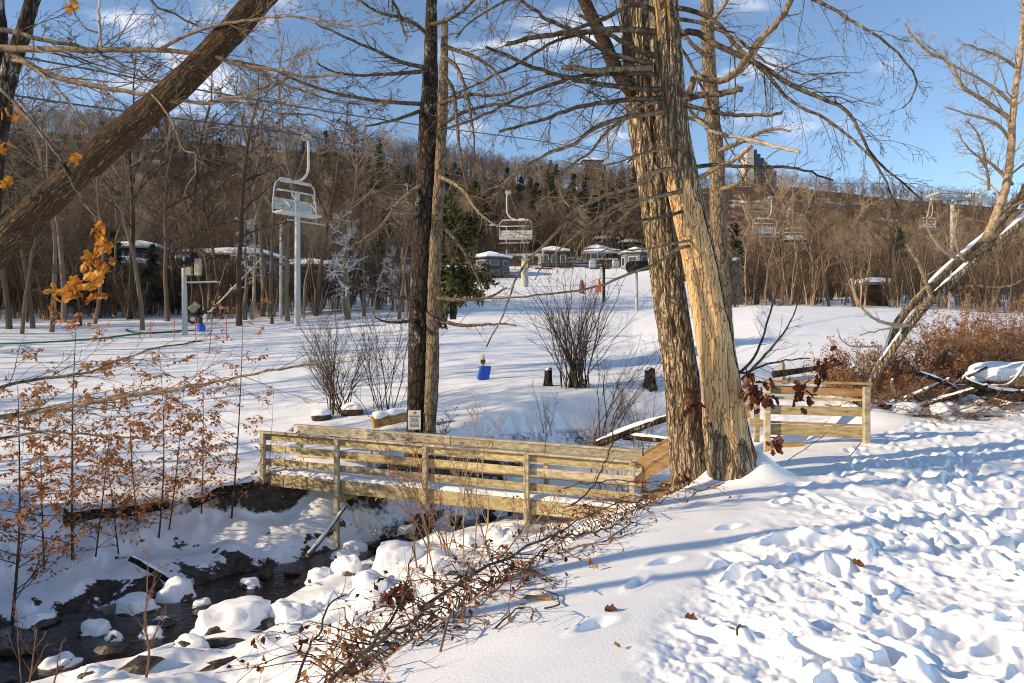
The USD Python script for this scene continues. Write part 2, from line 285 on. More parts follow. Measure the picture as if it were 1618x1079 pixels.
M['lumber_red'] = mat('lumber_red', [(0, (.20, .11, .045)), (.5, (.32, .19, .08)), (1, (.42, .27, .12))], scale=3, stretch=(1.2, 5, 5), bump=.25, bdist=.004, rand=.12, detail=6)
M['rock'] = mat('rock', [(0, (.012, .009, .006)), (.5, (.045, .033, .021)), (1, (.11, .082, .052))], scale=5, bump=.8, bdist=.03, rough=.5, spec=.5)
M['earth'] = mat('earth', [(0, (.02, .013, .008)), (1, (.085, .055, .033))], scale=8, bump=.8, bdist=.02)
M['rotten'] = mat('rotten', [(0, (.16, .075, .025)), (1, (.46, .28, .10))], scale=6, bump=.8, bdist=.02)
def flat(name, c, rough=.5, metal=0.0, spec=.5, bump=0, rand=.0):
    return mat(name, [(0, tuple(x * .86 for x in c)), (1, tuple(min(1, x * 1.1) for x in c))], scale=7, rough=rough, bump=bump, spec=spec, rand=rand)
M['galv'] = flat('galvanised_steel', (.34, .345, .34), .45)
M['white_paint'] = mat('white_paint', [(0, (.20, .19, .17)), (.4, (.42, .41, .38)), (1, (.55, .54, .50))], scale=5, bump=.1, rough=.5)
M['grey_paint'] = flat('grey_paint', (.36, .38, .38), .5)
M['black'] = flat('black_rubber', (.02, .02, .022), .5)
M['black_metal'] = flat('black_metal', (.012, .012, .014), .6, spec=.15)
M['blue'] = flat('blue_vinyl', (.014, .07, .42), .45)
M['red'] = flat('red_plastic', (.55, .05, .04), .5)
M['orange'] = flat('orange_vinyl', (.75, .13, .03), .5)
M['yellow'] = flat('yellow_paint', (.75, .55, .04), .5)
M['sign_white'] = flat('sign_white', (.66, .65, .60), .5)
M['sign_ink'] = flat('sign_ink', (.03, .03, .035), .6)
M['cable'] = flat('steel_cable', (.05, .05, .055), .5)
M['wall_teal'] = flat('wall_teal', (.055, .08, .085), .7)
M['wall_brown'] = flat('wall_brown', (.085, .06, .045), .8)
M['wall_tan'] = flat('wall_tan', (.20, .15, .11), .8)
M['wall_grey'] = flat('wall_grey', (.13, .14, .15), .8)
M['trim'] = flat('house_trim', (.16, .15, .14), .7)
M['deck_red'] = flat('deck_red', (.14, .06, .05), .8)
M['concrete'] = flat('tower_concrete', (.38, .36, .33), .8)
M['pane'] = flat('window_glass', (.035, .05, .065), .08, spec=.8)
M['green_hose'] = flat('green_hose', (.03, .16, .08), .5)

# ---------------------------------------------------------------- terrain
PXC = [-1400, -500, 0, 300, 600, 800, 1000, 1200, 1400, 1618, 2100, 3000]
YR = [8, 12, 15, 18, 22, 28, 35, 45, 60, 80, 120, 160, 210, 260, 330, 700]
PYT = np.array([
 # -1400 -500   0   300  600  800  1000 1200 1400 1618 2100 3000
 [1000,1000,1000,1000, 950, 950, 950, 900, 790, 760, 760, 760],   # 8
 [ 835, 835, 835, 835, 810, 800, 790, 760, 705, 690, 690, 690],   # 12
 [ 765, 765, 768, 766, 755, 735, 715, 690, 655, 655, 655, 655],   # 15
 [ 712, 712, 714, 714, 692, 680, 672, 640, 622, 625, 625, 625],   # 18
 [ 650, 650, 652, 652, 634, 612, 612, 598, 585, 592, 592, 592],   # 22
 [ 590, 590, 592, 592, 584, 577, 574, 545, 545, 560, 560, 560],   # 28
 [ 552, 552, 556, 557, 552, 547, 545, 508, 516, 532, 532, 532],   # 35
 [ 518, 518, 522, 523, 518, 511, 512, 484, 492, 507, 507, 507],   # 45
 [ 490, 490, 496, 498, 484, 480, 484, 481, 480, 486, 486, 486],   # 60
 [ 455, 455, 463, 468, 464, 459, 463, 464, 462, 466, 466, 466],   # 80
 [ 400, 400, 410, 420, 442, 443, 440, 425, 425, 432, 432, 432],   # 120
 [ 330, 330, 345, 360, 392, 405, 410, 385, 392, 402, 402, 402],   # 160
 [ 262, 262, 272, 288, 312, 340, 365, 345, 358, 368, 368, 368],   # 210
 [ 196, 196, 203, 219, 245, 288, 304, 284, 309, 328, 337, 337],   # 260
 [ 215, 215, 222, 240, 268, 300, 322, 318, 338, 352, 355, 355],   # 330
 [ 330, 330, 330, 340, 360, 385, 400, 400, 410, 420, 420, 420]], float)  # 700
_yy, _pp = np.meshgrid(YR, PXC, indexing='ij')
ZT = EYE - (PYT - 540) / FPX * _yy
# behind and beside the frame the ground keeps the height of the nearest column
_rg = RegularGridInterpolator((np.log(YR), PXC), ZT, bounds_error=False, fill_value=None)
def zfar(X, Y):
    Yc = np.clip(Y, 8.2, 690); px = np.clip(809 + FPX * X / Yc, -1390, 2990)
    acc = 0
    for dy, dp, w in ((0, 0, .4), (.09, 0, .15), (-.09, 0, .15), (0, 60, .15), (0, -60, .15)):
        acc = acc + w * _rg(np.stack([np.clip(np.log(Yc) + dy, np.log(8), np.log(700)), np.clip(px + dp, -1400, 3000)], -1))
    return acc
def dense(pl, n=60):
    pl = np.array(pl, float); out = []
    for a, b in zip(pl[:-1], pl[1:]): out.append(a + (b - a) * np.linspace(0, 1, n, endpoint=False)[:, None])
    return np.vstack(out + [pl[-1:]])
CREEK = resample(np.array([(-60, -8), (-30, 2), (-14, 6), (-9, 7.8), (-5.6, 9.6), (-4.4, 11.2), (-3.4, 13.4), (-2.2, 15.2), (0.3, 17), (4, 18.3), (8, 19.6), (14, 21.5), (30, 24), (80, 28)], float), 900)
NEARLIP = dense([(-60, -14), (-14, -2), (-5, 0.8), (-2.5, 2.0), (-0.95, 3.7), (-0.4, 5.0), (0.15, 6.1), (0.9, 7.3), (1.83, 8.75), (2.8, 9.9), (4.0, 11.9), (5.5, 13.6), (8, 15.8), (13, 17.8), (30, 20), (80, 24)])
FARLIP = dense([(-60, -2), (-30, 6.5), (-14, 10.2), (-9.1, 13), (-7.7, 14.4), (-5.5, 15.5), (-4, 16.2), (-2.4, 17.4), (-.7, 19.3), (1.0, 20.9), (3, 22.2), (5.2, 23.2), (8.5, 24.6), (12, 26.5), (18, 29.5), (30, 31), (80, 36)])
_kc, _kn, _kf = cKDTree(CREEK), cKDTree(NEARLIP), cKDTree(FARLIP)
def zbed(X): return -2.80 + 0.085 * np.clip(X - 1.0, 0, 4) + .36 * np.clip(X - 5.0, 0, 7)
def zwater(X): return zbed(X) + 0.33
PLANKX = (0.9, 1.35)
def smooth(t): t = np.clip(t, 0, 1); return t * t * (3 - 2 * t)
def base_z(X, Y):
    X, Y = np.asarray(X, float), np.asarray(Y, float); sh = X.shape; x, y = X.ravel(), Y.ravel()
    p = np.stack([x, y], 1)
    dc, ic = _kc.query(p); dn, _ = _kn.query(p); df, _ = _kf.query(p)
    yc = np.interp(x, CREEK[:, 0], CREEK[:, 1]); near = y < yc
    # beyond the near lip the plateau, beyond the far lip the slope
    P3 = np.stack([x, y, 0 * x], 1)
    lump = noise3(P3, 0.8, 11, 3); fine = noise3(P3, 2.6, 12, 3)
    w = 0.34 + 0.32 * noise3(P3, 0.5, 5, 2)
    zn = 0.03 * noise3(P3, .25, 3, 2) + 0.03 * np.clip(x - 6, 0, 12) - 0.10 * np.clip(-1.5 - x, 0, 12)
    zf = zfar(x, y) + 0.12 * noise3(P3, .12, 4, 3) * smooth((y - 14) / 10)
    on_plateau = near & (y < np.interp(x, NEARLIP[:, 0], NEARLIP[:, 1]))
    on_slope = (~near) & (y > np.interp(x, FARLIP[:, 0], FARLIP[:, 1]))
    wn_ = w + .10
    tn = np.where(on_plateau, 1.0, np.clip((dc - wn_) / np.maximum(dc - wn_ + dn, .05), 0, 1))
    tf = np.where(on_slope, 1.0, np.clip((dc - w) / np.maximum(dc - w + df, .05), 0, 1))
    def prof_n(t): return 0.30 * (1 - np.exp(-t / .05)) + 0.70 * t ** 2.5
    def prof_f(t):
        left = smooth((-3.0 - x) / 2.0)
        cut = 0.62 * smooth(t / .85) + 0.38 * smooth((t - .80) / .16)
        rnd = 0.35 * smooth(t / .45) + .65 * smooth((t - .35) / .65)
        return cut * left + rnd * (1 - left)
    bed = zbed(x)
    z_near = bed + (zn - bed) * np.where(tn >= 1, 1, prof_n(tn))
    z_far = bed + (zf - bed) * np.where(tf >= 1, 1, prof_f(tf))
    z = np.where(near, z_near, z_far)
    t = np.where(near, tn, tf)
    gully = smooth(t / .25) * (1 - smooth((t - .8) / .2))
    z = z + gully * (0.34 * lump + 0.09 * fine) * np.where(near, 1.0, 1 - .75 * smooth((x + 1.0) / 3))
    # rounding of the near lip
    z = z - 0.10 * np.exp(-(dn / .55) ** 2) * near
    # deep snow drift on the near right bank, and by the foot of the leaning tree
    z = z + 0.55 * np.exp(-(((x - 7.4) / 1.0) ** 2 + ((y - 15.8) / .8) ** 2))
    for bx, by, h, sx in ((3.15, 9.5, .34, .36), (2.75, 9.75, .16, .45)):
        z = z + h * np.exp(-(((x - bx) ** 2 + (y - by) ** 2) / sx ** 2))
    return z.reshape(sh), t.reshape(sh), near.reshape(sh)
def ground(x, y): return float(base_z(np.array([x]), np.array([y]))[0][0])

TREEPX = [-1400, 0, 250, 420, 470, 560, 640, 1000, 1060, 1160, 1300, 1420, 1618, 3000]
TREEY = [46, 48, 52, 52, 80, 104, 128, 132, 105, 50, 52, 60, 66, 66]
def treeline(px): return np.interp(px, TREEPX, TREEY)

rngT = np.random.default_rng(71)
# boot prints in the trodden snow on the right, walked in strings
prints = []
def trampled(x, y):
    """1 inside the trodden area, 0 on the untouched bank."""
    edge = np.interp(y, [2, 3.9, 5, 6.5, 8, 9.5, 11.5, 13, 16, 18], [0.45, 0.5, 1.0, 1.75, 2.6, 3.6, 5.0, 6.2, 9.0, 12.0])
    return smooth((x - edge) / .5)
for s in range(92):
    x, y = rngT.uniform(-1, 9), rngT.uniform(2.0, 13.5); a = rngT.normal(math.radians(62), .55); 
    for k in range(rngT.integers(5, 14)):
        a += rngT.normal(0, .16); side = .11 * (1 if k % 2 else -1)
        x += .42 * math.cos(a) * rngT.uniform(.7, 1.1); y += .42 * math.sin(a) * rngT.uniform(.7, 1.1)
        fx, fy = x - side * math.sin(a), y + side * math.cos(a)
        if trampled(fx, fy) > .45 and fy < 15: prints.append((fx, fy, a + rngT.normal(0, .15), rngT.uniform(.06, .125)))
for px, py in ((1050, 885), (1008, 918), (940, 985), (1385, 808), (1150, 832)):
    Yp = EYE * FPX / (py - 540); prints.append(((px - 809) / FPX * Yp, Yp, math.radians(38) + rngT.normal(0, .2), rngT.uniform(.045, .07)))
PR = np.array(prints); _kp = cKDTree(PR[:, :2])
def surface(X, Y, detail=True):
    z, t, near = base_z(X, Y)
    if not detail: return z
    sh = X.shape; x, y = X.ravel(), Y.ravel(); z = z.ravel().copy(); plate = ((t.ravel() >= 1) & near.ravel())
    idx = np.nonzero(plate & (y > 1.5) & (y < 19) & (x > -2) & (x < 14))[0]
    px, py = x[idx], y[idx]; tr = trampled(px, py)
    P3 = np.stack([px, py, 0 * px], 1)
    warp = P3 + .06 * np.stack([noise3(P3, 3, 41, 2), noise3(P3, 3, 42, 2), 0 * px], 1)
    mid = noise3(warp, 1.7, 21, 3); n1 = noise3(warp, 4.2, 22, 4); n2 = 1 - np.abs(noise3(warp, 6.5, 23, 3)); n3 = noise3(warp, 19, 24, 3)
    patch = smooth(.42 + 1.7 * noise3(P3, .42, 25, 3))
    dz = tr * (.060 * mid + patch * (.052 * n1 + .020 * (n2 - .6)) + .020 * n3 * (.30 + patch)) + .004 * noise3(P3, 2.2, 29, 2)
    hole_ = np.zeros(len(px)); rim_ = np.zeros(len(px))
    dist, near_i = _kp.query(P3[:, :2], k=8, distance_upper_bound=.42)
    for k in range(8):
        ok = np.isfinite(dist[:, k]); 
        if not ok.any(): continue
        q = PR[near_i[ok, k]]; dx, dy = px[ok] - q[:, 0], py[ok] - q[:, 1]
        u = dx * np.cos(q[:, 2]) + dy * np.sin(q[:, 2]); v = -dx * np.sin(q[:, 2]) + dy * np.cos(q[:, 2])
        wv = .056 * (1 + .25 * np.clip(u / .15, -1, 1))
        e = np.sqrt((u / .15) ** 2 + (v / wv) ** 2)
        hole = -q[:, 3] * (1 - smooth((e - .45) / .75)); rim = .38 * q[:, 3] * np.exp(-((e - 1.5) / .38) ** 2) * (1 + .6 * n1[ok])
        hole_[ok] = np.minimum(hole_[ok], hole); rim_[ok] = np.maximum(rim_[ok], rim)
    press = smooth(-hole_ / .06); dz = dz * (1 - .7 * press) + hole_ + rim_ * (1 - press) * (.35 + .65 * tr)
    clod = np.maximum(0, noise3(warp, 9.0, 27, 2) - .28) * tr * patch; dz += .07 * clod * (1 - press)
    z[idx] += dz
    # snow melted back into small hollows round stems; wind-packed piste
    far = np.nonzero(~near.ravel())[0]
    Pf = np.stack([x[far], y[far], 0 * far], 1)
    z[far] += .03 * noise3(Pf, 1.1, 31, 3) * smooth((y[far] - 15) / 4)
    return z.reshape(sh)

def polar(angs, radii):
    A, Rr = np.meshgrid(angs, radii, indexing='ij')
    return np.sin(A) * Rr, np.cos(A) * Rr
def grid_faces(n, m, wrap=False):
    i, j = np.meshgrid(np.arange(n if wrap else n - 1), np.arange(m - 1), indexing='ij'); i2 = (i + 1) % n
    a, b, c, d = i * m + j, i2 * m + j, i2 * m + j + 1, i * m + j + 1
    return np.stack([a, d, c, b], -1).reshape(-1, 4)
QUICK = False
na, s1 = (820, 400)
dens = np.radians(np.linspace(-40, 40, na)); rest = np.radians(np.linspace(40, 320, 72))[1:-1]
ANG = np.r_[dens, rest]
RAD = np.r_[np.geomspace(.3, 2.6, 18)[:-1], np.geomspace(2.6, 9, s1)[:-1], np.geomspace(9, 24, 170)[:-1], np.geomspace(24, 70, 90)[:-1], np.geomspace(70, 690, 100)]
GX, GY = polar(ANG, RAD)
GZ = surface(GX, GY)
from scipy.ndimage import gaussian_filter
_k = int(np.searchsorted(RAD, 20)); _s = gaussian_filter(GZ[:na, :_k], (.85, .75), mode='nearest'); _w = smooth((20 - RAD[:_k]) / 4)[None] * smooth(np.minimum(np.arange(na), na - 1 - np.arange(na)) / 12)[:, None]
GZ[:na, :_k] = GZ[:na, :_k] * (1 - _w) + _s * _w
GV = np.stack([GX, GY, GZ], -1).reshape(-1, 3)
# pole vertex closes the sheet under the camera
GF = grid_faces(len(ANG), len(RAD), wrap=True)
GF = np.vstack([GF[:, [0, 2, 1]], GF[:, [0, 3, 2]]])
m = len(RAD); c0 = len(GV); GV = np.vstack([GV, [[0, 0, ground(0, 0)]]])
GF = np.vstack([GF, np.stack([np.arange(len(ANG)) * m, (np.arange(1, len(ANG) + 1) % len(ANG)) * m, np.full(len(ANG), c0)], 1)])
fc = GV[GF].mean(1)
_px = 809 + FPX * fc[:, 0] / np.maximum(fc[:, 1], 5)
_ln = noise3(np.stack([fc[:, 0], fc[:, 1], 0 * fc[:, 0]], 1), .12, 61, 3)
is_hill = (fc[:, 1] > treeline(np.clip(_px, -1400, 3000)) * (np.where((_px > 470) & (_px < 1100), 1.05, 1.34) + .12 * _ln)) & (fc[:, 1] > 30)
def submesh(V, F):
    u, inv = np.unique(F, return_inverse=True); return V[u], inv.reshape(F.shape)
nrm = trimesh.Trimesh(GV, GF, process=False)
if nrm.face_normals[:, 2].mean() < 0: GF = GF[:, ::-1]
single('snow_ground', submesh(GV, GF[~is_hill]), M['snow'], 'snow covered creek banks, trodden bank and open ski slope', kind='structure', smooth=True)
single('hillside', submesh(GV, GF[is_hill]), M['litter'], 'wooded hill of brown leaf litter with patches of snow', kind='structure', smooth=True)

# the creek
cw = CREEK[(CREEK[:, 0] > -40) & (CREEK[:, 0] < 6.5)]
tg = np.gradient(cw, axis=0); tg /= np.linalg.norm(tg, axis=1, keepdims=True); nl = np.stack([-tg[:, 1], tg[:, 0]], 1)
ww = np.linspace(-2.0, 2.0, 7)
wv = np.concatenate([np.stack([cw[:, 0] + nl[:, 0] * o, cw[:, 1] + nl[:, 1] * o, zwater(cw[:, 0])], 1)[:, None] for o in ww], 1)
single('creek_water', (wv.reshape(-1, 3), np.vstack([(lambda q: np.vstack([q[:, [0, 1, 2]], q[:, [0, 2, 3]]]))(grid_faces(len(cw), 7)[:, ::-1])])), M['water'], 'dark shallow creek running between snowy banks and under the bridge', kind='structure', smooth=True)

def hit(px, py, y0=2.0, y1=140.0):
    """The ground point seen at a pixel of the photograph."""
    Y = np.geomspace(y0, y1, 1500); P = np.stack([(px - 809) / FPX * Y, Y, EYE - (py - 540) / FPX * Y], 1)
    d = P[:, 2] - base_z(P[:, 0], P[:, 1])[0]
    i = np.nonzero(d < 0)[0]
    k = i[0] if len(i) else len(Y) - 1
    return P[k]

# ---------------------------------------------------------------- woods on the hill
def bare_tree(seed, limbs=16, l2=6, l3=4, r=.016, low=.35, spread=(28, 65), lean=.035, lenr=.34, k=5, up=.05):
    """Unit-height bare tree: (trunk, crown) meshes."""
    g = np.random.default_rng(seed)
    n = 9; t = np.linspace(0, 1, n); w = np.cumsum(g.normal(0, lean, (n, 2)), 0) * t[:, None]
    P = np.stack([w[:, 0], w[:, 1], t - .03], 1)[None]; R = (r * .74 * (1 - .86 * t ** .9))[None]
    a, ra = grow(P, R, limbs, low, .97, spread, lenr, 5, g, up=up, wig=.09, rr=.55, even=True, rmin=.0018)
    b, rb = grow(a, ra, l2, .2, 1, (25, 60), .5, 4, g, up=up * .6, wig=.13, rr=.6, rmin=.0013)
    c, rc = grow(b, rb, l3, .15, 1, (25, 60), .6, 3, g, up=.03, wig=.15, rr=.7, rmin=.0010)
    return tubes(P, R, k + 2), join([tubes(a, ra, 4), tubes(b, rb, 3), tubes(c, rc, 3)])
def conifer(seed, dens=26, wide=.22, droop=-.12, tri=.035):
    g = np.random.default_rng(seed); t = np.linspace(0, 1, 8)
    P = np.stack([0 * t, 0 * t, t - .02], 1)[None]; R = (.013 * (1 - .9 * t))[None]
    a, ra = grow(P, R, dens * 3, .10, .99, (70, 100), wide, 5, g, up=droop * .3, wig=.05, rr=.3, taper=.85, rmin=.0015)
    b, rb = grow(a, ra, 5, .2, 1, (35, 65), .4, 3, g, up=-.05, wig=.05, rmin=.001)
    pos = np.concatenate([a[:, 1:].reshape(-1, 3), b.reshape(-1, 3)]); d = g.normal(size=pos.shape) + np.array([0, 0, -.4])
    pos = np.repeat(pos, 2, 0) + g.normal(0, .006, (len(pos) * 2, 3)); d = np.repeat(d, 2, 0) + g.normal(0, .4, (len(d) * 2, 3))
    return join([tubes(P, R, 6), tubes(a, ra, 3)]), leaves(pos, d, tri, g, .35)
def class_prim(name, parts):
    p = stage.CreateClassPrim('/World/' + name); path = '/World/' + name
    x = UsdGeom.Xform.Define(stage, path); p.SetSpecifier(Sdf.SpecifierClass)
    for nm, me, mt in parts:
        usdkit.mesh(stage, path + '/' + nm, me, mt)
    return path
def ref_thing(name, src, loc, rz, sc, label, cat, group, tilt=(0, 0)):
    path = '/World/' + numbered('/World', name); x = UsdGeom.Xform.Define(stage, path)
    x.AddTranslateOp().Set(Gf.Vec3d(*[float(c) for c in loc])); x.AddRotateXYZOp().Set(Gf.Vec3f(float(tilt[0]), float(tilt[1]), float(rz)))
    x.AddScaleOp().Set(Gf.Vec3f(*([float(sc)] * 3 if np.ndim(sc) == 0 else [float(s) for s in sc])))
    x.GetPrim().GetReferences().AddInternalReference(src); x.GetPrim().SetInstanceable(True)
    tag(x, label, cat, group); return path
KB = []
for i, (sd, kw, mt) in enumerate([
        (1, dict(limbs=18), 'hill_wood'), (2, dict(limbs=15, low=.45, r=.013), 'hill_wood'), (3, dict(limbs=20, low=.3, spread=(35, 75)), 'hill_wood'),
        (4, dict(limbs=14, low=.5, r=.014), 'hill_wood_pale'), (5, dict(limbs=16, r=.012, lean=.05), 'hill_wood_pale'), (6, dict(limbs=20, l2=7, low=.25, r=.018), 'hill_wood')]):
    tr, cr = bare_tree(sd, **kw); KB.append(class_prim('bare_tree_kind_%s' % 'abcdef'[i], [('trunk', tr, M[mt]), ('crown', cr, M[mt])]))
KS = []
for i in range(3):          # thin understorey saplings, several stems
    g = np.random.default_rng(40 + i); n = 9
    a = g.uniform(0, 2 * np.pi, n); ln = g.uniform(.6, 1.0, n); sp = g.uniform(.05, .3, n)
    t = np.linspace(0, 1, 6)
    P = np.stack([np.cos(a)[:, None] * (sp[:, None] * t ** 1.3 + .05) , np.sin(a)[:, None] * (sp[:, None] * t ** 1.3 + .05), ln[:, None] * t - .03], 2) + g.normal(0, .008, (n, 6, 3))
    R = .011 * (1 - .8 * t)[None] * g.uniform(.6, 1.2, n)[:, None]
    b, rb = grow(P, R, 9, .2, 1, (15, 45), .42, 4, g, up=.08, wig=.1, rmin=.0030); c, rc = grow(b, rb, 4, .2, 1, (20, 50), .5, 3, g, up=.04, rmin=.0024)
    KS.append(class_prim('sapling_kind_%s' % 'abc'[i], [('stem', tubes(P, R, 4), M['hill_wood_pale']), ('crown', join([tubes(b, rb, 3), tubes(c, rc, 3)]), M['hill_wood'])]))
KC = []
for i in range(2):
    tr, fo = conifer(80 + i); KC.append(class_prim('conifer_kind_%s' % 'ab'[i], [('trunk', tr, M['bark_dark']), ('crown', fo, M['needle_dark'])]))
rngF = np.random.default_rng(5)
def far_pos(px, Y): 
    X = (px - 809) / FPX * Y; return np.array([X, Y, ground(X, Y)])
spots = []
def too_near(px, Y, lo=0):
    return (600 < px < 1060 and Y < 135)
# trees standing at the edge of the piste, seen singly: pixel of the foot, height of the top
edge = [(35, 528, 250), (82, 525, 130), (128, 515, 330), (225, 522, 150), (205, 505, 60), (180, 500, 230), (300, 500, 95), (330, 500, 300), (378, 515, 75), (398, 505, 180), (430, 512, 240),
        (455, 508, 90), (500, 500, 150), (552, 505, 170), (575, 500, 250), (590, 498, 330), (630, 505, 240), (643, 503, 290), (52, 520, 180), (150, 512, 200), (265, 508, 170), (480, 505, 330), (15, 520, 100), (100, 510, 60), (350, 505, 210), (415, 500, 60)]
LABE = by_landmark([(a, b) for a, b, c in edge], [('the snow gun', 292, 520), ('the thick steel pole', 470, 515), ('the orange leaf bunch', 150, 515), ('the double trunk', 672, 510)], 'tall bare tree')
for i, (px, py, top) in enumerate(edge):
    p = hit(px, py, 20); p[2] = ground(p[0], p[1]); h = (py - top) / FPX * p[1]
    lab = LABE[i]
    ref_thing('bare_tree', KB[(i * 3) % 6], p, rngF.uniform(0, 360), h, lab, 'tree', 'bare trees along the left edge of the slope', tilt=rngF.normal(0, 3.6, 2))
edge_r = [(1162, 478, 330), (1178, 477, 300), (1210, 476, 280), (1236, 476, 330), (1262, 476, 260), (1285, 476, 280), (1310, 476, 265), (1335, 476, 300), (1352, 476, 330), (1395, 474, 280), (1420, 476, 290), (1545, 490, 360), (1535, 505, 380), (1570, 492, 330), (1500, 492, 330), (1600, 488, 300), (1225, 472, 300), (1300, 474, 330)]
LABR = by_landmark([(a, b) for a, b, c in edge_r], [('the big trunks', 1150, 478), ('the small hut', 1378, 476), ('the far lift tower', 1505, 480)], 'slim tan tree behind the terrace')
for i, (px, py, top) in enumerate(edge_r):
    Y = rngF.uniform(50, 58); p = far_pos(px, Y); h = (py - top) / FPX * Y
    ref_thing('bare_tree', KB[3 + i % 2] if i % 3 else KB[(i * 2) % 6], p, rngF.uniform(0, 360), h, LABR[i], 'tree', 'slim trees behind the snow terrace at right', tilt=rngF.normal(0, 4, 2))
LABC = by_landmark([(q, 430) for q in (742, 752, 812, 826, 842, 858, 893, 905, 922, 930, 968, 976, 985, 1018, 1028, 1040)], [('the cottage with the deck', 775, 430), ('the brown cottage', 873, 430), ('the wooden lamp pole', 954, 430), ('the pale grey cottage', 1003, 430)], 'bare tree among the cottages')
# the wooded hill
cand = []
for k in range(7200):
    px = rngF.uniform(-420, 2050); tl = treeline(px); u = rngF.uniform()
    Y = tl * 1.02 + (288 - tl) * u ** .85
    if 640 < px < 1050 and Y < 140: continue
    if not hasattr(KB, 'x') and any(abs(px - hx) < hw and Y < hy for hx, hw, hy in ((780, 62, 128), (210, 46, 76), (400, 75, 76), (873, 26, 150), (957, 25, 165), (992, 32, 160), (1003, 26, 140), (778, 22, 172))): continue
    cand.append((px, Y))
cand.sort(key=lambda c: c[1])
ind = [c for c in cand if -30 < c[0] < 1650][:256]; rest_t = [c for c in cand if c not in set(ind)]
for px, Y in ind:
    h = rngF.uniform(6, 11.5) * (.66 if px > 1080 else 1.0); 
    ref_thing('hillside_tree', KB[rngF.integers(6)], far_pos(px, Y), rngF.uniform(0, 360), h, 'bare brown tree in the wood on the hillside', 'tree', 'bare trees of the hillside wood', tilt=rngF.normal(0, 3, 2))
for px, Y in [(rngF.uniform(840, 1015), rngF.uniform(165, 250)) for _ in range(52)] + [(rngF.uniform(560, 850), rngF.uniform(175, 226)) for _ in range(36)] + [(rngF.uniform(20, 560), rngF.uniform(170, 235)) for _ in range(16)] + [(398, 268), (408, 262), (415, 268), (425, 265), (250, 250), (262, 262), (690, 262), (955, 262), (965, 262), (985, 262), (1020, 262), (470, 200), (610, 110), (940, 265), (180, 62), (240, 57), (300, 60), (705, 255), (870, 262), (1160, 54), (1170, 62), (1420, 64)]:
    h = rngF.uniform(8, 14) if Y > 100 else rngF.uniform(4.5, 7)
    ref_thing('conifer', KC[rngF.integers(2)], far_pos(px, Y), rngF.uniform(0, 360), h * (.75 if Y > 255 else 1), 'dark evergreen tree among bare trees on the hillside', 'tree', 'dark evergreens scattered on the hill')
def instancer(name, pos, protos, idx, rots, scales, label, cat):
    path = '/World/' + name; pi = UsdGeom.PointInstancer.Define(stage, path)
    UsdGeom.Scope.Define(stage, path + '/kinds'); tg_ = []
    for j, src in enumerate(protos):
        q = path + '/kinds/' + src.split('/')[-1].replace('_kind', ''); x = UsdGeom.Xform.Define(stage, q); x.GetPrim().GetReferences().AddInternalReference(src); tg_.append(q)
    pi.CreatePrototypesRel().SetTargets([Sdf.Path(t) for t in tg_])
    pi.CreatePositionsAttr(Vt.Vec3fArray.FromNumpy(np.asarray(pos, np.float32))); pi.CreateProtoIndicesAttr(Vt.IntArray.FromNumpy(np.asarray(idx, np.int32)))
    pi.CreateOrientationsAttr(Vt.QuathArray([Gf.Quath(float(math.cos(r / 2)), 0.0, 0.0, float(math.sin(r / 2))) for r in rots]))
    pi.CreateScalesAttr(Vt.Vec3fArray.FromNumpy(np.repeat(np.asarray(scales, np.float32)[:, None], 3, 1)))
    tag(pi, label, cat, None, 'stuff')
pos = np.array([far_pos(*c) for c in rest_t]); n = len(pos)
instancer('woodland', pos, KB, rngF.integers(0, 6, n), rngF.uniform(0, 6.28, n), rngF.uniform(6.2, 11.8, n) * np.where(pos[:, 0] / pos[:, 1] > .23, .62, 1.0), 'dense leafless wood covering the hill up to the ridge', 'woodland')
# understorey of thin saplings
us = []
for k in range(2300):
    px = rngF.uniform(-350, 1950); tl = treeline(px); Y = tl * 1.22 + (260 - tl * 1.22) * rngF.uniform() ** 1.5
    if 640 < px < 1050 and Y < 140: continue
    us.append((px, Y))
for k in range(150): us.append((rngF.uniform(-60, 660), rngF.uniform(53, 66)))
for k in range(60): us.append((rngF.uniform(1150, 1640), rngF.uniform(50, 62)))
pos = np.array([far_pos(*c) for c in us]); n = len(pos)
instancer('undergrowth', pos, KS, rngF.integers(0, 3, n), rngF.uniform(0, 6.28, n), rngF.uniform(2.2, 5.2, n), 'thicket of thin leafless saplings and brush under the hillside trees', 'undergrowth')
for k in range(16):
    px = [742, 752, 812, 826, 842, 858, 893, 905, 922, 930, 968, 976, 985, 1018, 1028, 1040][k]; Y = rngF.uniform(128, 165)
    ref_thing('bare_tree', KB[rngF.integers(6)], far_pos(px, Y), rngF.uniform(0, 360), rngF.uniform(7, 12), LABC[k], 'tree', 'bare trees between the cottages', tilt=rngF.normal(0, 3, 2))
# trees beyond the left of the frame whose shadows cross the near bank and the slope
for x, y, h, k in ((-8.0, 3.25, 18, 1), (-8.3, 2.55, 12, 3)):
    ref_thing('bare_tree', KB[k], (x, y, ground(x, y)), 70 * k, h, 'bare tree on the near bank left of the view, shading the trodden snow', 'tree', 'bare trees on the near bank left of the view')
for k in range(84):
    X = -rngF.uniform(20, 85); Y = rngF.uniform(2, 46)
    if (X / max(Y, 1)) > -.78 or Y < np.interp(X, FARLIP[:, 0], FARLIP[:, 1]) + 1.5: continue
    ref_thing('bare_tree', KB[rngF.integers(6)], (X, Y, ground(X, Y)), rngF.uniform(0, 360), rngF.uniform(11, 17), 'bare tree beyond the left of the view, shading the slope', 'tree', 'bare trees left of the view')

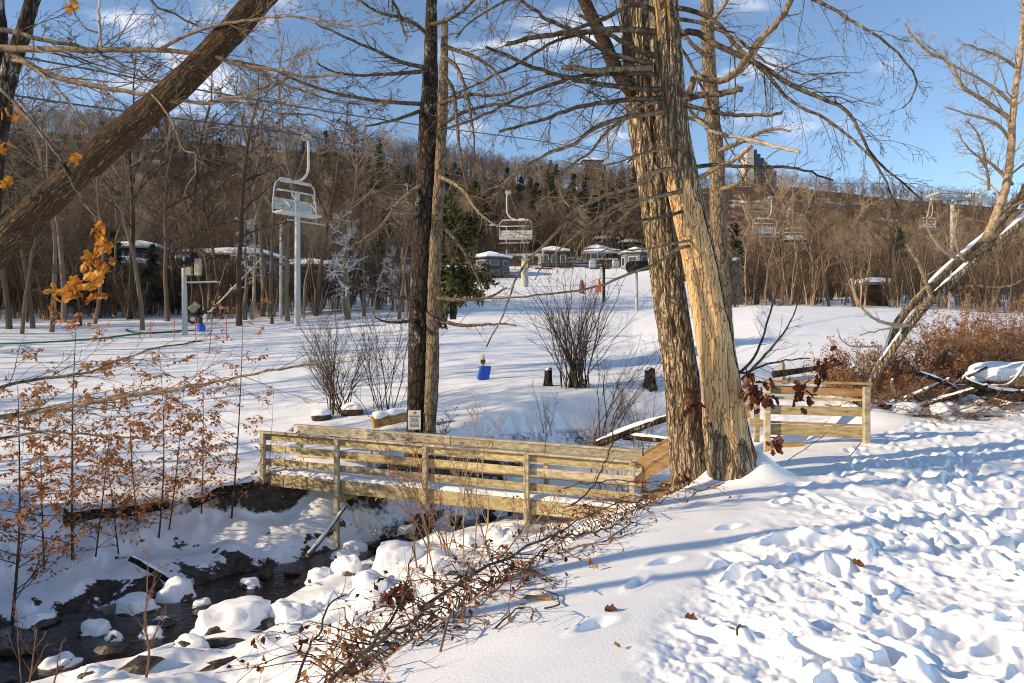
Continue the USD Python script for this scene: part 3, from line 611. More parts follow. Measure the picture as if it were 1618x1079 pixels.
# ---------------------------------------------------------------- the large trees near by
def pline(pts, Y0, Y1=None):
    pts = np.asarray(pts, float); d = np.r_[0, np.cumsum(np.linalg.norm(np.diff(pts[:, :2], axis=0), axis=1))]; d /= d[-1]
    Y = Y0 + ((Y1 if Y1 is not None else Y0) - Y0) * d
    return np.stack([W(p[0], p[1], y) for p, y in zip(pts, Y)])
def bark_trunk(pts, Y, rings, sides, seed, depth=.03, ridge=9, flare=None, Y1=None, fr=2.4):
    """pts (px, py, half width in px) from the foot up. Returns vertices, faces, ring parameter and outward normals."""
    pts = np.asarray(pts, float); C = pline(pts, Y, Y1)
    d = np.r_[0, np.cumsum(np.linalg.norm(np.diff(C, axis=0), axis=1))]
    full = resample(np.c_[C, pts[:, 2] / FPX * Y], rings); C, R = full[:, :3], full[:, 3]
    s = np.linspace(0, d[-1], rings); th = np.arange(sides) * 2 * np.pi / sides
    T = np.gradient(C, axis=0); T /= np.linalg.norm(T, axis=1, keepdims=True)
    A = np.cross(T, np.broadcast_to([0, 1.0, 0], T.shape)); A /= np.linalg.norm(A, axis=1, keepdims=True); B = np.cross(T, A)
    N = np.cos(th)[None, :, None] * A[:, None] + np.sin(th)[None, :, None] * B[:, None]
    S = np.broadcast_to(s[:, None], (rings, sides)); rr = R.mean()
    q = np.stack([np.cos(th)[None] * rr * ridge + 0 * S, np.sin(th)[None] * rr * ridge + 0 * S, S * fr], -1)
    q = q + .35 * np.stack([noise3(q, .9, seed + 5, 2), noise3(q, .9, seed + 6, 2), 0 * S], -1)
    rid = 1 - np.abs(noise3(q, 1.0, seed, 3)) * 2.2; low = noise3(np.stack([np.cos(th)[None] * .8 + 0 * S, np.sin(th)[None] * .8 + 0 * S, S * .45], -1), 1.2, seed + 1, 3)
    Rr = R[:, None] * (1 + .10 * low) + depth * (rid - .5)
    if flare is not None: Rr = Rr * (1 + flare * np.exp(-S / .35) * (.6 + .5 * np.cos(th * 4 + seed))[None])
    V = C[:, None] + N * Rr[..., None]
    F = grid_faces(rings, sides); i = np.arange(rings - 1)[:, None] * sides; j = np.arange(sides)[None]
    q4 = np.stack([i + j, i + (j + 1) % sides, i + sides + (j + 1) % sides, i + sides + j], -1).reshape(-1, 4)
    F = np.vstack([q4[:, [0, 1, 2]], q4[:, [0, 2, 3]]])
    me = trimesh.Trimesh(V.reshape(-1, 3), F, process=False)
    if (me.face_normals * N.reshape(-1, 3)[F[:, 0]]).sum(1).mean() < 0: F = F[:, ::-1]
    return V.reshape(-1, 3), F, S.ravel(), N.reshape(-1, 3), C
rngB = np.random.default_rng(9)
def limb(th, pts, Y0, Y1, r0, r1, m, tw=None, name='limb', seed=None, label=None, wob=.010, snow=0):
    """One limb with its own branchlets as one part. tw: list of (count, t0, t1, angle range, length ratio, up, flatten)."""
    C = pline(pts, Y0, Y1); n = max(8, min(28, 4 * len(pts))); L = np.linalg.norm(np.diff(C, axis=0), axis=1).sum()
    C = resample(C, n); C = C + rngB.normal(0, wob, C.shape) * min(1, L) * np.linspace(0, 1, n)[:, None]
    P = C[None]; R = (np.linspace(r0, r1, n) / FPX * np.linspace(Y0, Y1, n))[None]
    ms = [tubes(P, R, 7)]; lv = [(P, R)]
    for (c, t0, t1, ang, lr, up, fl) in (tw or []):
        p, r = lv[-1]; a, ra = grow(p, r, c, t0, t1, ang, lr, 5 if len(lv) < 2 else 4, rngB, up=up, wig=.055 if len(lv) < 2 else .09, rr=.30 if len(lv) < 2 else .55, rmin=.0026, flat=fl, taper=.55, even=len(lv) < 2)
        ms.append(tubes(a, ra, 4 if len(lv) < 2 else 3)); lv.append((a, ra))
    path = put(th, name, join(ms), m, smooth=True, label=label); return path, lv
HEM = [(20, .12, 1, (30, 70), .27, -.13, .2), (6, .15, 1, (25, 60), .45, -.10, 0), (2, .2, 1, (25, 60), .5, -.1, 0)]
SPARSE = [(7, .25, 1, (30, 65), .25, .03, 0), (3, .2, 1, (25, 55), .5, .02, 0)]
FINE = [(17, .12, 1, (25, 60), .30, .03, .2), (5, .15, 1, (25, 55), .5, .02, 0), (4, .2, 1, (25, 55), .5, 0, 0)]

# big living trunk of the pair
lt = thing('tree', 'big tree with deeply furrowed grey bark, left one of the close pair beside the bridge', 'tree', W(1088, 745, 10.05))
v, f, s, N, C = bark_trunk([(1098, 800, 34), (1091, 745, 30), (1084, 690, 27), (1076, 600, 25.5), (1062, 500, 25), (1046, 380, 24.5), (1028, 260, 24), (1014, 160, 24), (1008, 80, 24), (1004, 0, 24), (1000, -90, 25), (992, -260, 22), (985, -420, 17)], 10.05, 460, 170, 3, .036, 20, .26)
put(lt, 'trunk', (v, f), M['bark_grey'], smooth=True)
limb(lt, [(1004, 150), (975, 112), (952, 60), (930, 15), (905, -40), (870, -110)], 9.95, 9.6, 12, 8, M['bark_red'], [(6, .5, 1, (30, 60), .3, .05, 0)])
limb(lt, [(1000, -60), (1060, -130), (1120, -210)], 10.05, 9.5, 12, 6, M['bark_grey'], SPARSE)
limb(lt, [(996, -90), (930, -170), (850, -230)], 10.05, 9.3, 12, 6, M['bark_grey'], SPARSE)
# the dead hemlock in front of it
dt = thing('dead_tree', 'dead leaning tree with bark peeled off its tan trunk and many broken branches', 'tree', W(1160, 738, 9.45))
v, f, s, N, C = bark_trunk([(1172, 800, 42), (1157, 738, 37), (1146, 680, 33.5), (1137, 600, 30), (1122, 500, 27), (1103, 400, 26.5), (1081, 300, 26), (1062, 200, 25), (1053, 100, 24), (1050, 0, 21), (1052, -110, 20), (1056, -280, 15)], 9.45, 480, 160, 8, .024, 15, .26, fr=1.2)
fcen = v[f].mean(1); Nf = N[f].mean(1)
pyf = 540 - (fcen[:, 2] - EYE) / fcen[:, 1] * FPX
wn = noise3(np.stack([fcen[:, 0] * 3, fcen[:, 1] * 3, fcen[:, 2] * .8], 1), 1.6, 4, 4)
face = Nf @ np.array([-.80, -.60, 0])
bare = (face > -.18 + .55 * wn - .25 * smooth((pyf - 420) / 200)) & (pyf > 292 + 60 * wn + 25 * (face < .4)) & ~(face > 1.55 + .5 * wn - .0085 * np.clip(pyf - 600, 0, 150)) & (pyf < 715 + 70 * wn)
put(dt, 'trunk', submesh(v, f[~bare]), M['bark_grey'], smooth=True)
# the bare wood lies a little under the bark
vb = v - N * .012
put(dt, 'bare_wood', submesh(vb, f[bare]), M['dead_wood'], smooth=True, label='barkless tan wood of the dead trunk, streaked along the grain')
# a splinter of wood and hanging bark near the top
put(dt, 'splintered_wood', join([beam(W(1043, 62, 9.1), W(1036, -20, 9.12), .12, .03, up=(1, 0, .2)), beam(W(1058, 45, 9.1), W(1054, -5, 9.12), .07, .03, up=(1, 0, .2))]), M['rotten'], label='reddish torn splinter of wood near the top')
D = lambda pts, Y1, r0, r1, m='limb', tw=HEM: limb(dt, pts, 9.35, Y1, r0 * .72, r1 * .72, M[m], tw)
D([(1040, 20), (1007, 8), (954, 30), (927, 40), (874, 57), (827, 64), (800, 72)], 8.6, 6, 3, tw=[(9, .3, 1, (30, 70), .2, -.08, .2)])
D([(1040, 90), (1010, 80), (984, 67), (947, 43), (917, 25)], 8.4, 7, 3.5, tw=[(5, .3, 1, (30, 70), .25, -.05, .2)])
D([(1030, 100), (974, 88), (934, 67), (900, 47), (867, 32), (840, 13), (820, -6)], 8.2, 6.5, 3.5)
D([(1040, 52), (990, 47), (940, 50), (890, 53), (840, 60), (800, 73)], 8.5, 7, 4.5, tw=[(9, .3, 1, (30, 70), .25, -.1, .3), (3, .2, 1, (25, 60), .5, -.05, 0)])
D([(1055, 142), (1020, 141), (974, 137), (924, 130), (874, 117), (824, 100), (787, 82), (767, 75)], 8.4, 6.5, 3.5)
D([(1030, 108), (970, 110), (924, 112), (888, 105)], 8.7, 8, 6, 'limb_tan', [(4, .3, 1, (40, 80), .3, -.1, .2)])
D([(1030, 60), (984, 45), (930, 52), (880, 65), (824, 97), (774, 123), (727, 147), (697, 158)], 8.3, 5, 2)
D([(1060, 155), (1020, 157), (974, 160), (924, 168), (874, 183), (827, 200), (790, 208)], 8.3, 6.5, 3)
D([(1040, 118), (984, 117), (907, 122), (874, 133), (807, 160), (757, 187), (717, 200), (697, 205)], 8.2, 5.5, 2.5)
D([(1065, 176), (1020, 181), (984, 187), (940, 203), (907, 227), (857, 247), (824, 270), (787, 293), (760, 310)], 8.0, 6.5, 2, 'limb_tan')
D([(1055, 160), (1014, 168), (974, 197), (954, 213), (934, 240), (894, 270), (884, 293), (900, 327)], 8.3, 4.5, 1.5, 'limb_tan')
D([(1085, 268), (1040, 270), (1007, 293), (957, 310), (907, 333), (887, 358), (857, 390), (823, 427), (800, 487), (767, 548)], 7.6, 5.5, 1.5, 'limb_tan', [(18, .15, .85, (25, 65), .22, -.14, .1), (4, .2, 1, (25, 60), .5, -.1, 0)])
D([(1090, 300), (1030, 312), (980, 322), (935, 352), (880, 400), (845, 440)], 7.9, 5, 1.2, 'limb_tan', [(18, .15, 1, (25, 65), .3, -.16, .1), (4, .2, 1, (25, 60), .5, -.1, 0)])
D([(1105, 388), (1075, 392), (1040, 415), (1010, 427), (960, 447), (927, 457), (860, 466), (800, 471), (740, 472), (690, 468)], 7.9, 4, 1.2, 'limb_tan', [(8, .3, 1, (30, 65), .14, -.05, 0)])
D([(1100, 380), (1080, 382), (1030, 393), (990, 396), (960, 394), (945, 399)], 8.2, 3.5, 1.2, 'limb_tan', [(10, .2, 1, (35, 75), .3, -.12, .2), (3, .2, 1, (25, 60), .5, -.05, 0)])
D([(1090, 330), (1040, 345), (985, 352), (930, 365), (890, 345), (840, 365)], 8.0, 4, 1.5, 'limb', [(16, .2, 1, (30, 70), .3, -.14, .2), (4, .2, 1, (25, 60), .5, -.1, 0)])
D([(1070, 230), (1010, 245), (950, 262), (890, 255)], 8.3, 3.5, 1.2, 'limb_tan')
# right hand side
D([(1062, 168), (1080, 158), (1092, 142), (1098, 122), (1140, 128), (1170, 105), (1200, 65), (1230, 35), (1255, -6), (1270, -50)], 8.6, 8, 6, 'limb_tan', [(5, .5, 1, (30, 60), .2, .04, 0), (3, .3, 1, (25, 55), .5, 0, 0)])
DROOP = [(24, .15, 1, (25, 70), .25, -.18, .1), (6, .2, 1, (25, 60), .45, -.14, 0), (2, .2, 1, (25, 60), .5, -.1, 0)]
D([(1070, 55), (1090, 50), (1130, 70), (1180, 93), (1213, 110), (1247, 133), (1293, 153), (1337, 173), (1360, 213), (1373, 240), (1400, 267), (1433, 297), (1460, 315)], 8.2, 7.5, 1.8, tw=DROOP)
D([(1065, 12), (1125, 30), (1170, 80), (1200, 105), (1250, 160), (1300, 185), (1340, 215), (1385, 262), (1432, 360), (1445, 385)], 8.0, 5.5, 1.5, tw=DROOP)
D([(1075, 160), (1105, 151), (1140, 148), (1174, 140)], 8.8, 7.5, 6.5, tw=[(4, .3, 1, (40, 80), .35, -.12, 0)])
D([(1075, 165), (1100, 170), (1140, 180), (1190, 182), (1236, 180)], 8.6, 5.5, 3.5, tw=[(9, .3, 1, (35, 75), .3, -.16, 0), (3, .2, 1, (25, 60), .5, -.1, 0)])
D([(1085, 186), (1103, 191), (1125, 208), (1180, 220), (1263, 241)], 8.4, 4.5, 3.6, 'limb_pale', [(3, .3, .9, (40, 80), .14, -.05, 0)])
D([(1095, 288), (1108, 280), (1140, 262), (1165, 250), (1185, 233)], 8.6, 5.5, 4, 'limb_tan', [(4, .3, 1, (30, 60), .3, .05, 0)])
D([(1090, 266), (1130, 261), (1190, 264), (1250, 266), (1315, 285)], 9.9, 5, 2, tw=[(12, .2, 1, (30, 70), .25, -.06, 0), (3, .2, 1, (25, 60), .5, 0, 0)])
D([(1060, 60), (1085, 90), (1110, 140), (1140, 210), (1180, 270)], 8.8, 4, 1.2, tw=DROOP)
D([(1058, 30), (1100, 35), (1160, 60), (1225, 105), (1290, 118), (1330, 114)], 8.2, 4.5, 1.5, tw=DROOP)
D([(1056, -60), (1120, -50), (1240, -20), (1340, 30), (1400, 66), (1420, 84), (1448, 130), (1440, 155), (1424, 172)], 7.8, 6, 1.4, tw=DROOP)
D([(1050, -90), (960, -70), (860, -20), (780, 10), (720, 60)], 7.8, 7, 1.6, tw=HEM)
for pts, Y1 in (([(1150, 560), (1175, 590), (1215, 575), (1280, 567)], 9.6), ([(1172, 600), (1210, 560), (1250, 505), (1262, 470)], 9.6), ([(1168, 590), (1195, 560), (1215, 500), (1235, 440)], 9.7)):
    D(pts, Y1, 3.5, 1.2, tw=[(7, .25, 1, (25, 60), .3, .03, 0), (2, .3, 1, (25, 60), .5, 0, 0)])
# brown oak leaves caught against the two trunks
def leaf_sprig(name, label, pts, n, size, m, spread, twigpath=None, grp=None, seed=0):
    g = np.random.default_rng(seed); th = thing(name, label, 'leaves', pts[0], grp)
    C = resample(np.array(pts), 8) if len(pts) > 1 else np.array([pts[0], pts[0] + np.array([0, 0, -.1])])
    put(th, 'twig', tube1(C, [.005, .002]), M['twig'])
    for k in range(n):
        t = g.uniform(.1, 1); i = int(t * (len(C) - 1.001)); p = C[i] + g.normal(0, spread, 3); d = g.normal(size=3) * .6 + np.array([0, 0, -1.0])
        put(th, 'leaf', big_leaf(p, d, size * g.uniform(.7, 1.2), g), m)
    return th
def big_leaf(p, d, s, g, lobes=True):
    """A curled, lobed dry leaf of 20 triangles."""
    d = d / np.linalg.norm(d); sd = np.cross(d, g.normal(size=3)); sd /= np.linalg.norm(sd); nn = np.cross(sd, d)
    t = np.array([0, .16, .34, .52, .70, .86, 1.0]); w = np.array([.03, .30, .20, .42, .24, .22, .02]) * (1 if lobes else 1)
    curl = g.uniform(-.5, .5); fold = g.uniform(.15, .7)
    c = p + s * (t[:, None] * d + (curl * t ** 2)[:, None] * nn)
    l = c + s * w[:, None] * (sd + fold * nn + g.normal(0, .12, (7, 1)) * nn) - s * .05 * d; r = c - s * w[:, None] * (sd - fold * nn - g.normal(0, .12, (7, 1)) * nn) - s * .05 * d
    V = np.vstack([c, l, r]); F = []
    for i in range(6):
        F += [[i, 7 + i, 7 + i + 1], [i, 7 + i + 1, i + 1], [i, i + 1, 14 + i + 1], [i, 14 + i + 1, 14 + i]]
    return V, np.array(F)
leaf_sprig('oak_leaves', 'dark red brown oak leaves clinging between the two big trunks', [W(1098, 620, 9.25), W(1090, 650, 9.25), W(1080, 665, 9.3)], 22, .11, M['oak_leaf'], .05, seed=1)
leaf_sprig('oak_leaves', 'large bunch of dark dead leaves hanging right of the peeled trunk', [W(1178, 600, 9.1), W(1195, 615, 9.1), W(1215, 625, 9.1)], 44, .13, M['oak_leaf'], .085, seed=2)
leaf_sprig('oak_leaves', 'dark dead leaves over the top rail of the short railing, rightmost bunch', [W(1318, 560, 9.6), W(1300, 590, 9.5), W(1292, 610, 9.5)], 26, .12, M['oak_leaf'], .06, seed=3)
leaf_sprig('oak_leaves', 'dark dead leaves hanging in front of the middle of the short railing', [W(1262, 600, 9.3), W(1266, 620, 9.3), W(1270, 635, 9.3)], 22, .12, M['oak_leaf'], .055, seed=4)
leaf_sprig('oak_leaves', 'dead leaves hanging low at the left post of the short railing', [W(1222, 690, 9.2), W(1228, 705, 9.2)], 16, .11, M['oak_leaf'], .05, seed=5)
leaf_sprig('oak_leaves', 'small sprig of dead leaves poking through the snow at the pair of trunks', [W(1080, 745, 9.0), W(1078, 765, 8.9)], 12, .09, M['oak_leaf'], .04, seed=6)

# thin tree behind the pair
bt = thing('tree', 'slender tan tree standing just behind the pair of big trunks', 'tree', hit(1152, 610) * [1, 1, 1])
v, f, s, N, C = bark_trunk([(1150, 690, 15), (1146, 560, 14), (1140, 440, 13), (1134, 350, 12.5), (1133, 260, 12), (1125, 170, 11.5), (1120, 100, 10.5), (1117, 0, 9.5), (1112, -120, 7)], 14.5, 160, 30, 14, .016, 6)
put(bt, 'trunk', (v, f), M['bark_tan'], smooth=True)
for pts in ([(1122, 130), (1160, 120), (1190, 90), (1215, 40)], [(1133, 240), (1170, 225), (1215, 205), (1250, 210)], [(1128, 200), (1095, 180), (1080, 140)], [(1120, 90), (1085, 60), (1060, 10)], [(1118, 40), (1150, 0), (1170, -40)], [(1136, 300), (1165, 290), (1185, 262)]):
    limb(bt, pts, 14.4, 13.8, 4.5, 1.5, M['limb_tan'], [(10, .2, 1, (25, 60), .35, -.02, 0), (4, .2, 1, (25, 55), .5, 0, 0)])

# double trunk behind the bridge
for k, (nm, lab, pts, m, Y) in enumerate([
        ('tree', 'dark lichen spotted tree trunk behind the bridge, with the notice nailed to it', [(657, 720, 18), (658, 685, 16), (661, 600, 16.5), (664, 500, 17), (668, 400, 17), (673, 300, 16), (677, 200, 15), (680, 100, 11), (682, 0, 8), (684, -90, 5)], 'bark_dark', 17.6),
        ('tree', 'thinner trunk close beside the tree with the notice, snapped off above', [(676, 720, 11), (678, 680, 10), (683, 600, 10.5), (684, 500, 10), (688, 400, 9.5), (692, 330, 9), (696, 240, 8), (700, 160, 7.5), (702, 80, 6), (703, 32, 5)], 'bark_tan', 17.4)]):
    th = thing(nm, lab, 'tree', W(pts[1][0], pts[1][1], Y))
    v, f, s, N, C = bark_trunk(pts, Y, 200, 36, 21 + k, .02, 6)
    put(th, 'trunk', (v, f), M[m], smooth=True)
    B = ([([(678, 108), (640, 100), (593, 80), (540, 57), (500, 40)], 'limb', FINE), ([(677, 112), (640, 116), (600, 118), (540, 117), (500, 100)], 'limb', FINE), ([(673, 165), (607, 161), (540, 150), (470, 128), (420, 106), (360, 96)], 'limb', FINE),
          ([(672, 172), (623, 190), (577, 200)], 'limb', SPARSE), ([(668, 470), (640, 471), (590, 463), (540, 443)], 'limb', SPARSE), ([(664, 500), (650, 507), (620, 510), (593, 503)], 'limb', SPARSE),
          ([(680, 60), (640, 30), (600, 20), (560, -10)], 'limb', FINE), ([(681, 40), (720, 25), (745, 5), (770, -30)], 'limb', FINE), ([(672, 290), (630, 320), (600, 360), (560, 385)], 'limb_tan', FINE), ([(670, 340), (625, 330), (590, 300)], 'limb_tan', FINE)] if k == 0 else
         [([(700, 72), (727, 82), (754, 93), (780, 110), (800, 140)], 'limb', [(16, .1, 1, (30, 70), .4, -.2, 0), (4, .2, 1, (25, 60), .5, -.15, 0)]),
          ([(700, 90), (720, 105), (735, 140), (745, 190), (750, 240)], 'limb', [(16, .1, 1, (20, 60), .4, -.15, 0), (4, .2, 1, (25, 60), .5, -.1, 0)]),
          ([(699, 120), (715, 140), (722, 190), (728, 250), (740, 300)], 'limb', [(14, .1, 1, (20, 60), .4, -.15, 0), (4, .2, 1, (25, 60), .5, -.1, 0)]),
          ([(690, 350), (720, 380), (750, 430), (765, 470)], 'limb', HEM), ([(686, 503), (740, 515), (790, 512), (817, 514)], 'limb', SPARSE), ([(690, 470), (730, 475), (770, 470), (800, 455)], 'limb', SPARSE),
          ([(696, 200), (740, 175), (780, 165), (830, 170), (870, 160)], 'limb', HEM), ([(698, 165), (740, 150), (790, 150), (840, 130)], 'limb', HEM), ([(694, 280), (730, 300), (760, 340), (790, 360)], 'limb_tan', HEM)])
    for pts2, mm, tw in B: limb(th, pts2, Y - .1, Y - 1.2, 3.6, 1.3, M[mm], tw)
# hemlock foliage behind the double trunk
g = np.random.default_rng(77); hb = hit(712, 505, 16); he = thing('hemlock', 'green hemlock with drooping sprays behind the double trunk', 'tree', hb)
Pm = np.array([W(716, 505, 26), W(715, 430, 26), W(713, 350, 26), W(712, 300, 26)])
hp = resample(Pm, 10)[None]; hr = np.linspace(.12, .03, 10)[None]
put(he, 'trunk', tubes(hp, hr, 8), M['bark_dark'], smooth=True)
for half in range(5):
    a, ra = grow(hp, hr, 11, .1 + half * .12, .28 + half * .16, (75, 105), .27, 6, g, up=-.06, rr=.3, rmin=.006, taper=.3)
    b, rb = grow(a, ra, 9, .2, 1, (35, 65), .4, 4, g, up=-.06, rmin=.004)
    lp = put(he, 'limb', join([tubes(a, ra, 4), tubes(b, rb, 3)]), M['twig'])
    p = np.repeat(np.concatenate([a[:, 2:].reshape(-1, 3), b.reshape(-1, 3)]), 5, 0); p = p + g.normal(0, .07, p.shape)
    put(lp, 'needles', leaves(p, g.normal(size=p.shape) + [0, 0, -.3], .24, g, .34), M['needle'], kind='stuff')

# leaning trunk crossing the upper left corner
le = thing('tree', 'stout reddish brown trunk leaning across the upper left corner', 'tree', W(-330, 700, 6.4))
v, f, s, N, C = bark_trunk([(-420, 800, 27), (-250, 630, 25), (-120, 505, 24), (0, 390, 23), (100, 295, 21.5), (200, 205, 20.5), (300, 118, 19.5), (410, 0, 18.5), (500, -105, 17), (600, -230, 15)], 6.4, 360, 64, 33, .020, 9)
put(le, 'trunk', (v, f), M['bark_red'], smooth=True)
for pts in ([(500, -105), (560, -60), (620, 0), (640, 60)], [(560, -180), (480, -200), (380, -160), (300, -80), (230, -6), (280, 25), (310, 40)], [(600, -230), (700, -160), (760, -60), (770, 30)]):
    limb(le, pts, 6.3, 6.6, 5, 1.5, M['limb'], FINE)
# tree at the left edge and its long limbs
ed = thing('tree', 'dark forked tree at the left edge whose long limbs reach across the sky', 'tree', W(-30, 760, 6.9))
v, f, s, N, C = bark_trunk([(-60, 840, 20), (-40, 600, 18), (-25, 400, 17), (-12, 260, 16), (2, 170, 15), (18, 105, 12), (38, 50, 10.5), (52, 0, 9.5), (66, -70, 8), (80, -150, 6)], 6.9, 150, 30, 40, .018, 6)
put(ed, 'trunk', (v, f), M['bark_dark'], smooth=True)
v, f, s, N, C = bark_trunk([(-6, 190, 13), (-8, 120, 11), (2, 60, 8), (-2, 0, 7), (-8, -80, 6)], 7.0, 60, 24, 41, .015, 6)
put(ed, 'trunk', (v, f), M['bark_dark'], smooth=True)
E = lambda pts, Y1, r0, r1, m='limb', tw=FINE, Y0=6.7: limb(ed, pts, Y0, Y1, r0, r1, M[m], tw)
E([(-60, 70), (0, 76), (100, 79), (250, 80), (330, 87), (380, 100), (430, 112), (480, 119), (545, 122)], 6.2, 6, 2, 'limb_tan', [(18, .15, 1, (15, 50), .28, .03, .3), (4, .15, 1, (25, 55), .5, .02, 0), (2, .2, 1, (25, 55), .5, 0, 0)])
E([(10, 78), (30, 92), (60, 110), (90, 122), (130, 133), (230, 149), (330, 160), (400, 150), (430, 138), (460, 120)], 6.2, 5, 1.6, 'limb_tan')
E([(250, 81), (275, 66), (310, 50), (345, 41), (400, 30), (450, 27), (510, 33), (560, 40), (600, 36)], 5.9, 3, 1.2, 'limb_tan', Y0=6.45)
E([(0, 140), (30, 170), (60, 205), (90, 245), (108, 280), (120, 300), (140, 330), (152, 356)], 6.0, 3, 1, 'limb', [(5, .2, .9, (25, 55), .2, 0, 0)])
E([(-10, 46), (20, 50), (60, 62), (110, 70), (170, 90), (240, 125)], 6.4, 4.5, 1.2)
E([(20, 95), (50, 105), (90, 140), (120, 175), (140, 210)], 6.3, 2.4, .9, 'limb_tan')
E([(160, 79), (158, 50), (157, 20), (156, -10), (150, -40)], 6.4, 2.4, 1.6, 'limb_pale', SPARSE, Y0=6.5)
E([(155, 52), (135, 45), (125, 32), (118, 24)], 6.3, 1.4, .8, 'limb_tan', SPARSE, Y0=6.45)
E([(240, 150), (258, 170), (272, 195), (290, 236), (310, 246), (309, 270), (292, 298)], 6.1, 1.6, .8, 'limb_tan', SPARSE, Y0=6.3)
E([(330, 160), (400, 165), (440, 180), (490, 180), (530, 200), (560, 215)], 5.9, 1.8, .8, 'limb', FINE, Y0=6.2)
E([(380, 100), (440, 130), (500, 150), (560, 165), (620, 160)], 5.8, 2.2, .8, 'limb', FINE, Y0=6.2)
E([(-40, 668), (0, 660), (100, 645), (200, 626), (300, 612), (380, 596), (440, 583), (505, 568)], 6.4, 4.2, 1.3, 'limb_tan', [(26, .02, 1, (12, 40), .30, .03, .3), (4, .15, 1, (20, 45), .45, .02, 0)])
E([(-40, 640), (0, 612), (60, 600), (130, 590), (200, 566), (270, 545), (320, 540)], 6.4, 3, .9, 'limb', [(20, .05, 1, (12, 40), .3, .03, .3), (3, .15, 1, (20, 45), .45, .02, 0)])
E([(-40, 700), (20, 690), (80, 682), (140, 688), (200, 692), (260, 688)], 6.4, 2.6, .9, 'limb', [(16, .05, 1, (15, 45), .28, .02, .3)])
# bunches of bright orange leaves on its twigs
def bunch(limb_path_pts, r, specs, seed):
    lp, lv = limb(ed, limb_path_pts, 6.25, 6.2, r, .7, M['twig'], [(5, .2, 1, (25, 60), .3, -.05, 0)])
    g = np.random.default_rng(seed)
    for (px, py, n, spx, spy, size) in specs:
        for k in range(n):
            d = g.normal(size=3) * .7 + np.array([0, 0, -.8])
            put(lp, 'leaf', big_leaf(W(px + g.normal(0, spx), py + g.normal(0, spy), 6.2 + g.normal(0, .06)) + np.array([0, 0, .05]), d, size * g.uniform(.75, 1.15), g), M['gold_leaf'])
bunch([(150, 340), (152, 370), (150, 400), (146, 440), (148, 480)], 1.2, [(160, 370, 10, 7, 6, .10), (165, 398, 11, 6, 8, .10), (145, 422, 12, 6, 9, .09), (155, 440, 14, 6, 10, .095), (152, 468, 12, 6, 9, .09), (118, 465, 20, 8, 11, .10), (84, 465, 5, 3, 8, .09)], 1)
bunch([(12, 130), (15, 150), (16, 165)], 1.0, [(15, 178, 5, 5, 5, .10)], 2)
bunch([(-4, 215), (2, 225), (4, 240)], 1.0, [(3, 240, 4, 4, 4, .10), (10, 292, 5, 7, 6, .10), (118, 257, 4, 5, 4, .08)], 3)
bunch([(112, 8), (116, 16), (120, 22)], 1.0, [(120, 22, 4, 4, 3, .075)], 4)

# leaning double tree at the right
ri = thing('tree', 'twin trunks leaning to the right, snow lying along their upper sides', 'tree', hit(1385, 612))
T1 = [(1355, 640, 9.5), (1374, 605, 8.5), (1410, 550, 8), (1470, 475, 8), (1530, 420, 7.5), (1590, 370, 7.5), (1640, 325, 7), (1720, 250, 8), (1800, 160, 6)]
T2 = [(1366, 620, 7.5), (1395, 572, 7), (1420, 508, 7), (1460, 462, 6.5), (1500, 422, 6.5), (1545, 385, 6.5), (1590, 340, 6), (1650, 262, 6.5), (1700, 180, 5)]
for k, (T, m, Y) in enumerate((([(a, b, c * .88) for a, b, c in T1], 'bark_grey', 15.4), ([(a, b, c * .88) for a, b, c in T2], 'bark_tan', 15.7))):
    v, f, s, N, C = bark_trunk(T, Y, 160, 26, 51 + k, .014, 6); put(ri, 'trunk', (v, f), M[m], smooth=True)
    c = resample(pline([(a - 3.0, b - 3.6) for a, b, _ in T[:7]], Y - .03), 60); rr = .042 * (0.30 + .9 * np.clip(.5 + 1.3 * noise3(c, 1.6, 52 + k, 3), 0, 1.3)); rr *= np.clip((np.linspace(0, 1, 60)) * 12, 0, 1) * np.where(noise3(c, 1.3, 58 + k, 2) > -.12, 1, .12)
    put(ri, 'snow_strip', tubes(c[None], rr[None], 8), M['snow_cap'], smooth=True)
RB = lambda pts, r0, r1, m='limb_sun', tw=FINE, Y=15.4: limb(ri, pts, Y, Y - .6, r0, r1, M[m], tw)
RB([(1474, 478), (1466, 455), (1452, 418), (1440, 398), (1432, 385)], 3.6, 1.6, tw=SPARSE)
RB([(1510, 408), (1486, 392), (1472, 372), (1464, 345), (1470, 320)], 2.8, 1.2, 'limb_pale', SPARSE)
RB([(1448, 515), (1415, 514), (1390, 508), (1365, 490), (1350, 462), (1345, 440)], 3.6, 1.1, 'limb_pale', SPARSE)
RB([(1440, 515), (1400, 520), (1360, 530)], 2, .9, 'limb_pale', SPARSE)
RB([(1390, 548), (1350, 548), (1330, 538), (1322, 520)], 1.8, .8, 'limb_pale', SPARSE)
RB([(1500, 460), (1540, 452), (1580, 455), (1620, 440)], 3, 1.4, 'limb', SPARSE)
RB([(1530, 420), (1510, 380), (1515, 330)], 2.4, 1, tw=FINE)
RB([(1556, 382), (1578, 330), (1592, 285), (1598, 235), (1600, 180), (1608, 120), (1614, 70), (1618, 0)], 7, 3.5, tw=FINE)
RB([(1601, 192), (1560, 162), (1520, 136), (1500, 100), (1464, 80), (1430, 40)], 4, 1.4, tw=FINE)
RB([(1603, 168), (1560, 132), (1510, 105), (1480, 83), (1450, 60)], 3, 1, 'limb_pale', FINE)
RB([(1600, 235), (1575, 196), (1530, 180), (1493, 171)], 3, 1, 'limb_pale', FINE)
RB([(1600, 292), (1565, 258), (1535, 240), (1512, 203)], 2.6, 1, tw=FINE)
RB([(1558, 262), (1554, 240), (1545, 212), (1526, 192)], 2.4, .9, tw=FINE)
